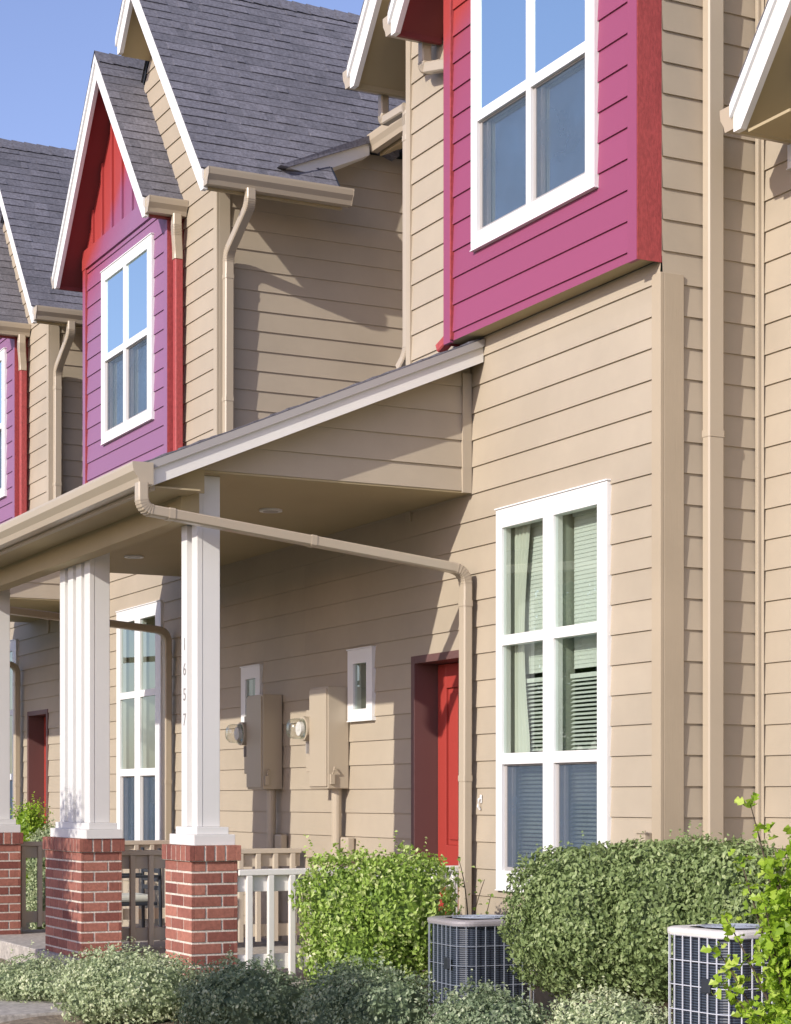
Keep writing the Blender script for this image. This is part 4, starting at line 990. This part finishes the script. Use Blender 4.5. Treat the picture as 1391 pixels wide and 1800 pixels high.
# plants beyond the porch
plant('evergreen_shrub', 'lime feathery evergreen tip between the left and middle white posts', 'shrub', (-16.15, 4.62, GZ), [(-16.15, 4.62, 1.30, 0.16, 0.16, 0.24), (-16.12, 4.62, 1.0, 0.2, 0.2, 0.3)], 3000, 0.03, 'leaf_lime', None, 0.8, 0.3, 3, 0, 0.8, 31, 60, 0.15, 2)
plant('variegated_shrub', 'grey-green variegated shrub behind the shaded olive railing', 'shrub', (-15.75, 4.70, GZ), [(-15.8, 4.72, 1.10, 0.24, 0.24, 0.26), (-15.72, 4.7, 0.75, 0.27, 0.25, 0.34)], 7000, 0.026, 'leaf_silver', None, 0.8, 0.3, 3, 0, 0.82, 32, 20, 0.12, 3)
plant('variegated_shrub', 'low grey-green shrub on the ground left of the left pedestal', 'shrub', (-17.2, 4.3, GZ), [(-17.2, 4.3, 0.6, 0.5, 0.3, 0.25)], 5000, 0.026, 'leaf_silver', None, 0.8, 0.3, 3, 0, 0.82, 33, 10, 0.12, 3)

# street trees: outside the frame, they throw the shadows on the bed and the middle pedestal and stand in the window reflections
def tree(label, x, y, h, crown, n, leaf, seed, mat='leaf_tree', trunk=0.09, clear=0.3):
    rr = random.Random(seed); root = thing('tree', (x, y, GZ), label, 'tree', 'street trees'); tk = MB(); lf = MB()
    zc = GZ+h; z0 = GZ+h*clear
    pts = [Vector((x+rr.gauss(0, .02*h)*i/6*.6, y+rr.gauss(0, .02*h)*i/6*.6, GZ-0.1+(h*0.92+.1)*i/6)) for i in range(7)]
    tk.tube(pts, trunk, 10, up=(1, 0, 0), scales=[1.25, 1, .85, .7, .5, .35, .15])
    tips = []
    for i in range(26):
        t = rr.uniform(clear, .95); b = pts[0].lerp(pts[-1], t); a = rr.uniform(0, 2*math.pi); ln = crown*(1.05-.65*t)*rr.uniform(.5, 1)
        e = b+Vector((math.cos(a)*ln, math.sin(a)*ln, ln*rr.uniform(.15, .6))); m = b.lerp(e, .5)+Vector((0, 0, -.05*ln)); tk.tube([b, m, e], trunk*.3, 5, up=(.1, .1, 1), scales=[1, .6, .2]); tips += [e, m, b.lerp(e, .75)]
    tk.build('trunk', 'bark', root)
    for i in range(n):
        c = rr.choice(tips); s = crown*.22; p = c+Vector((rr.gauss(0, s), rr.gauss(0, s), rr.gauss(0, s*.75)))
        if p.z < z0: continue
        leaf_mesh(lf, p, Vector((rr.gauss(0, 1), rr.gauss(0, 1), rr.gauss(.4, 1))).normalized(), Vector((rr.gauss(0, 1), rr.gauss(0, 1), rr.gauss(0, 1))).normalized(), leaf*rr.uniform(.7, 1.3), leaf*.6, rr.gauss(.45, .2), 0)
    lf.build('crown', mat, root); settle(root)
tree('slim young tree by the sidewalk left of the frame', -11.70, 0.90, 2.9, 0.42, 2600, 0.05, 51, trunk=0.025, clear=0.52)
plant('shrub', 'rounded shrub beside the sidewalk, left of the frame', 'shrub', (-7.55, 0.75, GZ), [(-7.9, 0.75, 1.93, .42, .35, .34), (-7.1, 0.75, 1.98, .45, .35, .36)], 9000, 0.05, 'leaf_tree', None, 0.9, .3, 3, 0, 0, 52, 10, 0.35, 6)
for i, (x, y, h, c) in enumerate([(-30, -10, 8.5, 2.6), (-36, -16, 9.5, 3.0), (-43, -15, 9, 3.0), (-50, -22, 11, 3.4), (-58, -20, 11, 3.4), (-24, -18, 8.5, 2.8)]):
    tree(['broad tree across the street, the one nearest the camera side', 'tall tree across the street', 'tree across the street among three others', 'large tree far across the street', 'farthest tree across the street', 'stand-alone tree opposite the near house'][i], x, y, h, c, 3500, 0.32, 60+i, trunk=0.16, clear=0.22)

plant('shrub', 'dense shrub by the sidewalk left of the frame, beside the slim young tree', 'shrub', (-11.80, 0.9, GZ), [(-11.90, 0.9, 2.26, .27, .3, .40), (-11.66, 0.9, 1.95, .38, .3, .38), (-11.78, 0.9, 1.5, .4, .3, .45)], 12000, 0.055, 'leaf_tree', None, 0.9, .3, 3, 0, 0.96, 53, 40, 0.3, 6)
# patio chair seen through the dividing railing
t = thing('patio_chair', (-13.95, 4.75, 0.525), 'dark patio chair with pale cushion behind the dividing railing', 'chair')
X, Y = -13.95, 4.75
for sx in (-1, 1):
    for sy in (-1, 1):
        l = MB(); l.tube([(X+sx*.2, Y+sy*.2, .526), (X+sx*.19, Y+sy*.19, .86 if sy < 0 else 1.22)], .014, 8, up=(1, 0, 0)); l.build('leg', 'dark', t)
s = MB(); s.box(X-.21, X+.21, Y-.21, Y+.17, .79, .815); s.build('seat', 'dark', t, bevel=.006)
s = MB(); s.box(X-.19, X+.19, Y-.19, Y+.15, .816, .87); s.build('cushion', 'cloth', t, bevel=.02)
s = MB()
for k in range(5): s.box(X-.18, X+.18, Y+.185, Y+.20, .90+k*.065, .935+k*.065)
s.build('backrest', 'dark', t, bevel=.003)
for sx in (-1, 1):
    a = MB(); a.box(X+sx*.2-.02, X+sx*.2+.02, Y-.21, Y+.18, 1.0, 1.02); a.build('armrest', 'dark', t, bevel=.004)
settle(t)
